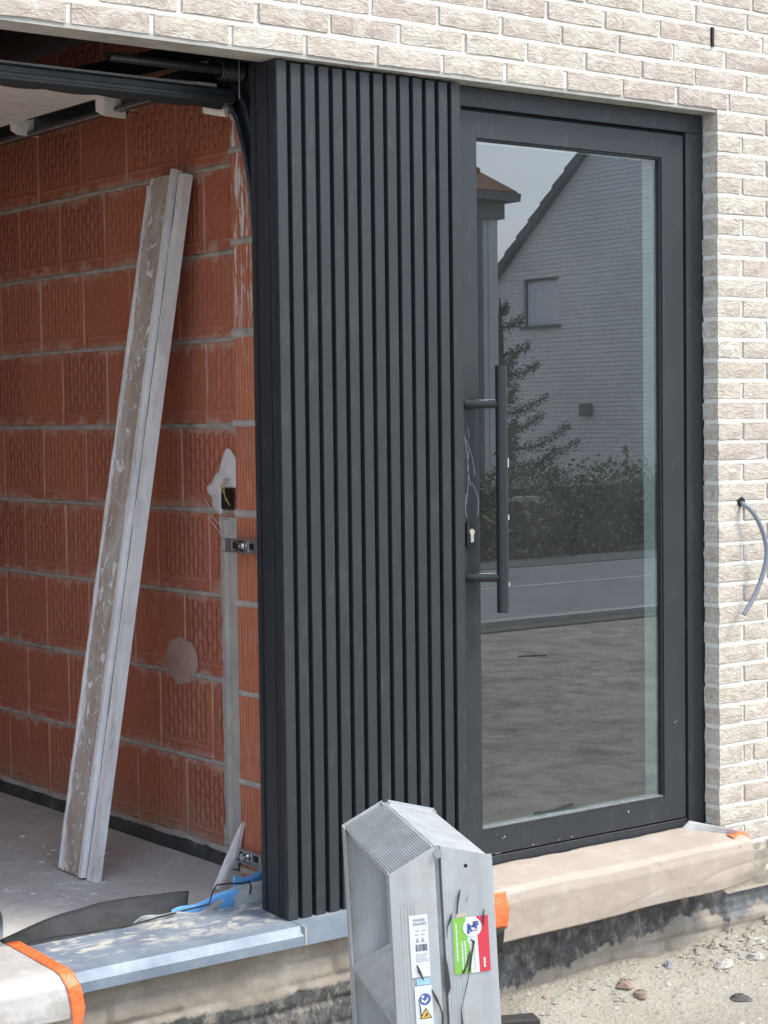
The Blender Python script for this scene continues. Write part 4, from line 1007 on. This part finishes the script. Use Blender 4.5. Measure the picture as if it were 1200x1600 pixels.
def stroke(pts, ws):
    vs = []
    for (x, z), w in zip(pts, ws): vs += [(x-w, fy-.0031, z), (x+w, fy-.0031, z)]
    mk.add(vs, [(2*i, 2*i+1, 2*i+3, 2*i+2) for i in range(len(pts)-1)])
stroke([(.041, -.090), (.0385, -.100), (.035, -.115), (.033, -.128), (.0315, -.140)], [.0006, .0022, .002, .0016, .0012])
stroke([(.021, -.136), (.018, -.148), (.0105, -.164), (.0085, -.185)], [.0008, .0028, .001, .0006])
stroke([(.0565, -.103), (.052, -.118)], [.0003, .0007]); 
stroke([(.088, -.135), (.0855, -.152), (.0845, -.168)], [.0008, .0024, .0012])
stroke([(.057, -.193), (.063, -.198), (.062, -.205), (.057, -.225), (.051, -.258)], [.0022, .0032, .0018, .0022, .0022])
stroke([(.055, -.216), (.046, -.245), (.038, -.260)], [.0012, .002, .0028])
stroke([(.051, -.258), (.044, -.285), (.035, -.315), (.030, -.331), (.031, -.37)], [.0006, .001, .0006, .0008, .0024])
stroke([(-.055, -.232), (-.050, -.247), (-.043, -.264)], [.0014, .0032, .0008])
stroke([(-.028, -.284), (-.020, -.303), (-.013, -.320), (-.009, -.335), (-.010, -.37)], [.0012, .0032, .0014, .0018, .0022])
stroke([(-.056, -.300), (-.053, -.318), (-.052, -.335)], [.0006, .0012, .0014])
stroke([(.002, -.218), (.005, -.24), (.007, -.285), (.004, -.30)], [.001, .003, .004, .001])
obj('black_mark', mk, 'mark_black', ld)
tb = thing('timber_block', 'short black timber block lying on the sand beside the ladder', 'timber')
obj('block_body', MB().box(-.14, .06, -.025, .03, 0, .052, bev=.006), 'dark_timber_gap_shade', tb)
q = pw(806, 1590, -.13); tb.location = (q.x-.02, -.155, -.402); tb.rotation_euler = (0, .02, radians(-22))

# ================================================================== STONES AND GRAVEL
def stone_mesh(r, seed, fl=.6, n=9):
    mb = MB(); vs = []; rr = random.Random(seed)
    for j in range(5):
        ph = -pi/2+pi*j/4
        for i in range(n):
            t = 2*pi*i/n+.3*j; fl = max(fl, .62); k = r*(1+.5*nz(cos(t)*1.7+seed, sin(t)*1.7, ph)); vs.append((k*cos(ph)*cos(t)*1.25, k*cos(ph)*sin(t)*.9, k*sin(ph)*fl))
    mb.add(vs, [(j*n+i, j*n+(i+1) % n, (j+1)*n+(i+1) % n, (j+1)*n+i) for j in range(4) for i in range(n)], False); return mb
def ground_hit(u, v):
    d = cf+cr*((u-600)/FPX)-cu*((v-800)/FPX); t = (GZ+.02-CP.z)/d.z
    for _ in range(6): p = CP+d*t; t = (gh(p.x, p.y)-CP.z)/d.z
    return CP+d*t
for (u, v, r, m, lab, fl_) in ((1131, 1510, .028, 'stone_pale', 'largest pale stone on the sand right of the door sill', .7), (1044, 1511, .017, 'stone_grey', 'blue-grey pebble at the foot of the plinth', .8), (1158, 1562, .024, 'stone_dark', 'flat dark stone near the right edge of the sand', .45),
        (975, 1540, .026, 'stone_brown', 'flat brown stone chip, left of its lighter neighbour', .4), (1000, 1556, .024, 'stone_brown', 'brown stone chip with a broken edge, right of its neighbour', .4), (1180, 1497, .022, 'stone_pale', 'pale rounded stone on the sand by the right edge', .7), (1181, 1472, .026, 'stone_pale', 'pale lump on the sand heap against the plinth', .6), (851, 1559, .008, 'stone_brown', 'tiny tan pebble between ladder and plinth', .8)):
    p = ground_hit(u, v); o = obj('stone', stone_mesh(r, r*900+u, fl_), m); o.location = p+Vector((0, 0, r*fl_*.1)); o.rotation_euler = (0, 0, u); tag(o, lab, 'stone', 'loose stones on the sand')
rg = random.Random(11)
for (m, cnt, nm, lab) in (('sandy_ground', 1800, 'rubble', 'sandy clods and crumbs of mortar on the ground'), ('stone_pale', 160, 'gravel', 'pale grit and gravel scattered over the sand'), ('stone_grey', 60, 'gravel', 'grey grit scattered over the sand')):
    gv = MB()
    for i in range(cnt):
        x = rg.uniform(-2.0, .7); y = -.02-abs(rg.gauss(0, .45)); r = rg.choice((.0025, .003, .004, .005, .006, .009)); z = gh(x, y)
        if m == 'sandy_ground': y = -.02-abs(rg.gauss(0, .22)); x = rg.uniform(-.9, .7); r = rg.choice((.002, .0025, .003, .003, .004, .005, .006, .008, .014)); z = gh(x, y)-r*.15
        vs = []; a0 = rg.uniform(0, 6)
        for q in range(5): t = a0+2*pi*q/5; vs.append((x+r*cos(t)*rg.uniform(.7, 1.3), y+r*sin(t)*rg.uniform(.7, 1.3), z-.001+r*.3*rg.random()))
        vs.append((x+r*.2, y, z+r*.75)); gv.add(vs, [(q, (q+1) % 5, 5) for q in range(5)], True)
    tag(obj(nm, gv, m), lab, 'gravel', kind='stuff')
lump = MB(); rg = random.Random(41)
for i in range(150):
    x = rg.uniform(-.25, .65); y = -.03-abs(rg.gauss(0, .13)); r = rg.choice((.007, .009, .011, .014, .018)); z = gh(x, y)
    sm = stone_mesh(r, i*3.7, .62, 7); lump.add([Vector(q)+Vector((x, y, z+r*.08)) for q in sm.v], sm.f)
tag(obj('mortar_lumps', lump, 'sandy_ground'), 'sand-coloured lumps of old mortar heaped along the plinth', 'rubble', kind='stuff')
tw = MB(); rg = random.Random(5)
for i in range(26):
    x, y = rg.uniform(-.5, 5.5), rg.uniform(-6.2, -1.2); a = rg.uniform(-.5, .5); L = rg.uniform(.15, .5)
    tw.tube([(x+L*t*cos(a), y+L*t*sin(a), gh(x+L*t*cos(a), y+L*t*sin(a))+.012) for t in (0, .35, .7, 1)], .006, 5)
tag(obj('twigs', tw, 'bark'), 'dry twigs lying on the sandy yard', 'twigs', kind='stuff')

# ================================================================== ACROSS THE STREET (seen mirrored in the glass)
def leaves(mb, pts, s, rg, flat=0):
    for p in pts:
        a = Vector((rg.gauss(0, 1), rg.gauss(0, 1), rg.gauss(0, 1)*(1-flat))).normalized(); b = a.cross(Vector((rg.gauss(0, 1), rg.gauss(0, 1), rg.gauss(0, 1)))).normalized()
        k = s*rg.uniform(.6, 1.4); mb.add([p-a*k, p+b*k*.45, p+a*k, p-b*k*.45], [(0, 1, 2, 3)])
hedge = MB(); rg = random.Random(21); pts = []
for i in range(60000):
    x = rg.uniform(-2, 34); y = -12.35-abs(rg.gauss(0, .9)); topz = 1.08+.10*nz(x*.7, y*.7, 2)+.12*nz(x*2.2, y, 4); z = rg.uniform(0, 1)**.75*topz*(min(1, .25+(-12.3-y)/.9))
    pts.append(Vector((x, y, GZ+z)))
leaves(hedge, pts, .035, rg)
tag(obj('hedge', hedge, 'leaf_hedge', recalc=False), 'overgrown green hedge across the street mirrored in the door glass', 'hedge', kind='stuff')
dry = MB(); pts = []
for i in range(4200):
    x = rg.choice((11.0, 12.2, 13.4, 9.6, 14.6))+rg.gauss(0, .5); y = -12.35-abs(rg.gauss(0, .35)); pts.append(Vector((x, y, GZ+rg.uniform(0, .75)*max(.1, 1-abs(nz(x, y, 3))))))
leaves(dry, pts, .045, rg)
for i in range(26):
    x = rg.uniform(9, 17); h = rg.uniform(.9, 1.3); y = -13.1; dry.add([(x-.012, y, GZ), (x+.012, y, GZ), (x+.07*rg.uniform(-1, 1), y, GZ+h)], [(0, 1, 2)])
    leaves(dry, [Vector((x+rg.gauss(0, .03), y, GZ+h*rg.uniform(.6, 1))) for _ in range(14)], .05, rg)
tag(obj('dry_weeds', dry, 'leaf_dry', recalc=False), 'tall dry weeds in front of the hedge across the street', 'weeds', kind='stuff')
rgb = MB()
rgb.box(-6, 40, -15.2, -13.9, GZ-.1, GZ+.75)
struct(obj('hedge_bank', rgb, 'verge_grass'))
stk = thing('timber_stack', 'weathered stack of pale planks half hidden in the hedge across the street', 'timber stack')
for i in range(6): obj('plank', MB().box(10.42+.05*(i % 2), 11.05-.06*(i % 3), -12.95, -12.75, GZ+.30+.07*i, GZ+.352+.07*i), 'wood_trim' if i < 5 else 'stone_pale', stk)
# conifer
tree = thing('conifer_tree', 'dark conifer with sweeping branches mirrored left in the door glass', 'tree', (16.25, -19.6, GZ)); tree.scale = (.85, .85, .92)
obj('trunk', MB().tube([(0, 0, 0), (.03, 0, 1.5), (0, .02, 3.2), (0, 0, 3.95)], [.13, .1, .05, .015], 10), 'bark', tree)
cn = MB(); br = MB(); rg = random.Random(31)
for i in range(34):
    z = .5+3.3*(i/34); L = (1.9*(1-z/4.6))*rg.uniform(.65, 1.15); a = rg.uniform(0, 2*pi)
    tip = Vector((L*cos(a), L*sin(a), z+.32*L)); base = Vector((0, 0, z)); md = base.lerp(tip, .55)+Vector((0, 0, -.10*L))
    br.tube([base, md, tip], [.018, .012, .004], 5)
    pts = []
    for q in range(int(200+330*L)):
        t = rg.uniform(.12, 1.0); p = (base.lerp(md, t/.55) if t < .55 else md.lerp(tip, (t-.55)/.45)); w = .20*(1.1-t)*L+.04
        pts.append(p+Vector((rg.gauss(0, w*.55), rg.gauss(0, w*.55), rg.gauss(0, .05))))
    leaves(cn, pts, .026, rg, .5)
obj('branch', br, 'bark', tree); obj('crown', cn, 'leaf_conifer', tree, recalc=False)
# gable house opposite
hs = thing('gable_house', 'pale brick gable house with dark tiled verge across the street, mirrored in the glass', 'house')
GX_ = 20.0                                        # plane of the gable wall, it runs at a right angle to our facade
def gp(Y, z, off=0): return (GX_-off, -Y+.166, z)
YA, ZA = 24.04, 4.08; YB, ZB = 21.56, 6.154       # two measured points of the verge
SL = (ZB-ZA)/(YA-YB); YE, YR, YF = 25.0, 17.2, 9.4
EZ = ZA-SL*(YE-YA); RZ = EZ+SL*(YE-YR)
def gtop(Y): return EZ+SL*(YE-Y) if Y > YR else EZ+SL*(Y-YF)
wy0, wy1, wz0, wz1 = 22.40, 23.40, 3.05, 3.94
gwall = MB(); ys = [YF, YR, 20.0, wy0, wy1, YE]
for a, b in zip(ys[:-1], ys[1:]):
    if a == wy0:
        gwall.add([gp(a, GZ), gp(b, GZ), gp(b, wz0), gp(a, wz0)], [(0, 1, 2, 3)]); gwall.add([gp(a, wz1), gp(b, wz1), gp(b, gtop(b)), gp(a, gtop(a))], [(0, 1, 2, 3)])
    else: gwall.add([gp(a, GZ), gp(b, GZ), gp(b, gtop(b)), gp(a, gtop(a))], [(0, 1, 2, 3)])
gwall.box(GX_+.11, GX_+.3, -wy1+.166, -wy0+.166, wz0, wz1)
for yy in (wy0, wy1): gwall.box(GX_+.001, GX_+.3, -yy+.1655, -yy+.1665, wz0, wz1)
gwall.box(GX_+.31, GX_+9, -YE+.166, -YF+.166, GZ, EZ)
obj('wall', gwall, 'house_brick', hs, recalc=False)
bjm = MB(); z = GZ+.3; rg = random.Random(77)
while z < RZ-.2:                                   # raised brick courses of the gable
    t = max(0, (z+.07-EZ)/SL); y0, y1 = YF+t+.01, YE-t-.01
    segs = [(y0, y1)] if not (wz0-.06 < z < wz1) else [(y0, wy0-.01), (wy1+.01, y1)]
    for a, b in segs:
        if b-a < .05: continue
        n = max(1, int((b-a)/.5))
        for q in range(n):
            ya, yb = a+(b-a)*q/n, a+(b-a)*(q+1)/n; dz = rg.uniform(-.006, .006)
            bjm.add([gp(ya, z+dz, .012+rg.uniform(0, .008)), gp(yb, z+dz, .012+rg.uniform(0, .008)), gp(yb, z+.064+dz, .010), gp(ya, z+.064+dz, .010), gp(ya, z+.072), gp(yb, z+.072), gp(ya, z-.004), gp(yb, z-.004)], [(0, 1, 2, 3), (3, 2, 5, 4), (6, 7, 1, 0)])
    z += .082
co = obj('brick_courses', bjm, 'house_brick', hs); co['kind'] = 'stuff'
sh = MB()
for i in range(20): sh.box(GX_+.09-.006*(i % 2), GX_+.105, -wy1+.196, -wy0+.136, wz0+.01+i*.0425, wz0+.047+i*.0425)
wo = obj('window_shutter', sh, 'shutter', hs); obj('sill', MB().box(GX_-.06, GX_+.1, -wy1+.1, -wy0+.23, wz0-.07, wz0-.005), 'wood_trim', wo)
obj('window_frame', MB().box(GX_+.05, GX_+.11, -wy1+.166, -wy1+.196, wz0, wz1).box(GX_+.05, GX_+.11, -wy0+.136, -wy0+.166, wz0, wz1).box(GX_+.05, GX_+.11, -wy1+.196, -wy0+.136, wz1-.05, wz1), 'wood_trim', wo)
rf = MB()
for (ya, yb) in ((YE+.4, YR), (YF-.4, YR)):
    za, zb = EZ-SL*.4, RZ
    rf.add([gp(ya, za+.09, .03), gp(yb, zb+.09, .03), gp(yb, zb+.09, -9), gp(ya, za+.09, -9), gp(ya, za-.02, .03), gp(yb, zb-.02, .03), gp(yb, zb-.02, -9), gp(ya, za-.02, -9)], [(0, 1, 2, 3), (4, 5, 6, 7), (0, 1, 5, 4), (3, 2, 6, 7)])
roo = obj('roof', rf, 'roof_tile_dark', hs)
nt = 24
for i in range(nt):
    t0, t1 = i/nt, (i+1)/nt; ya, za = YE+.4+(YR-YE-.4)*t0, EZ-SL*.4+(RZ-EZ+SL*.4)*t0; yb, zb = YE+.4+(YR-YE-.4)*t1, EZ-SL*.4+(RZ-EZ+SL*.4)*t1
    dy, dz = yb-ya, zb-za; L = sqrt(dy*dy+dz*dz); ny, nzx = dz/L, -dy/L
    obj('verge_tile', MB().prism([gp(ya+ny*.13, za+nzx*.13, .04), gp(yb+ny*.09, zb+nzx*.09, .04), gp(yb-ny*.03, zb-nzx*.03, .04), gp(ya-ny*.02, za-nzx*.02, .04)], (-.12, 0, 0)), 'roof_tile_dark', roo)
obj('wall_lamp', MB().box(GX_-.16, GX_-.02, -21.56, -21.30, 1.30, 1.54, bev=.02), 'wood_trim', hs)
# left neighbour with red tiles
h2 = thing('white_house', 'white rendered house with red tiled hip roof at the left of the mirrored view', 'house')
AY = -17.8; ax1 = 14.62
obj('wall', MB().box(8.2, ax1, AY-8, AY, GZ, 4.52), 'render_white', h2)
obj('soffit_board', MB().box(8.0, ax1+.10, AY-8, AY+.10, 4.30, 4.56), 'wood_trim', h2)
obj('downpipe', MB().tube([(14.25, AY+.06, GZ), (14.25, AY+.06, 4.3)], .05, 10), 'wood_trim', h2)
obj('corner_board', MB().box(ax1-.16, ax1+.02, AY-.1, AY+.02, GZ, 4.3), 'render_white', h2)
gt = MB().prism([(8.0, AY+.10, 4.56), (8.0, AY+.26, 4.56), (8.0, AY+.28, 4.68), (8.0, AY+.10, 4.68)], (ax1+.28-8.0, 0, 0)).prism([(ax1+.1, AY+.1, 4.56), (ax1+.28, AY+.1, 4.56), (ax1+.30, AY+.1, 4.68), (ax1+.1, AY+.1, 4.68)], (0, -8, 0)); obj('gutter', gt, 'wood_trim', h2)
r2 = MB()
for i in range(9):
    a, b = i/9, (i+1)/9
    def ring(t, l): return [(8.0, AY+.24-3.6*t, 4.66+3.3*t+l), (ax1+.24-3.6*t, AY+.24-3.6*t, 4.66+3.3*t+l), (ax1+.24-3.6*t, AY-8, 4.66+3.3*t+l)]
    p, q = ring(a, .05), ring(b, .0); r2.add(p+q+ring(a, -.02), [(0, 1, 4, 3), (1, 2, 5, 4), (6, 7, 1, 0), (7, 8, 2, 1)])
obj('roof', r2, 'roof_tile_red', h2)
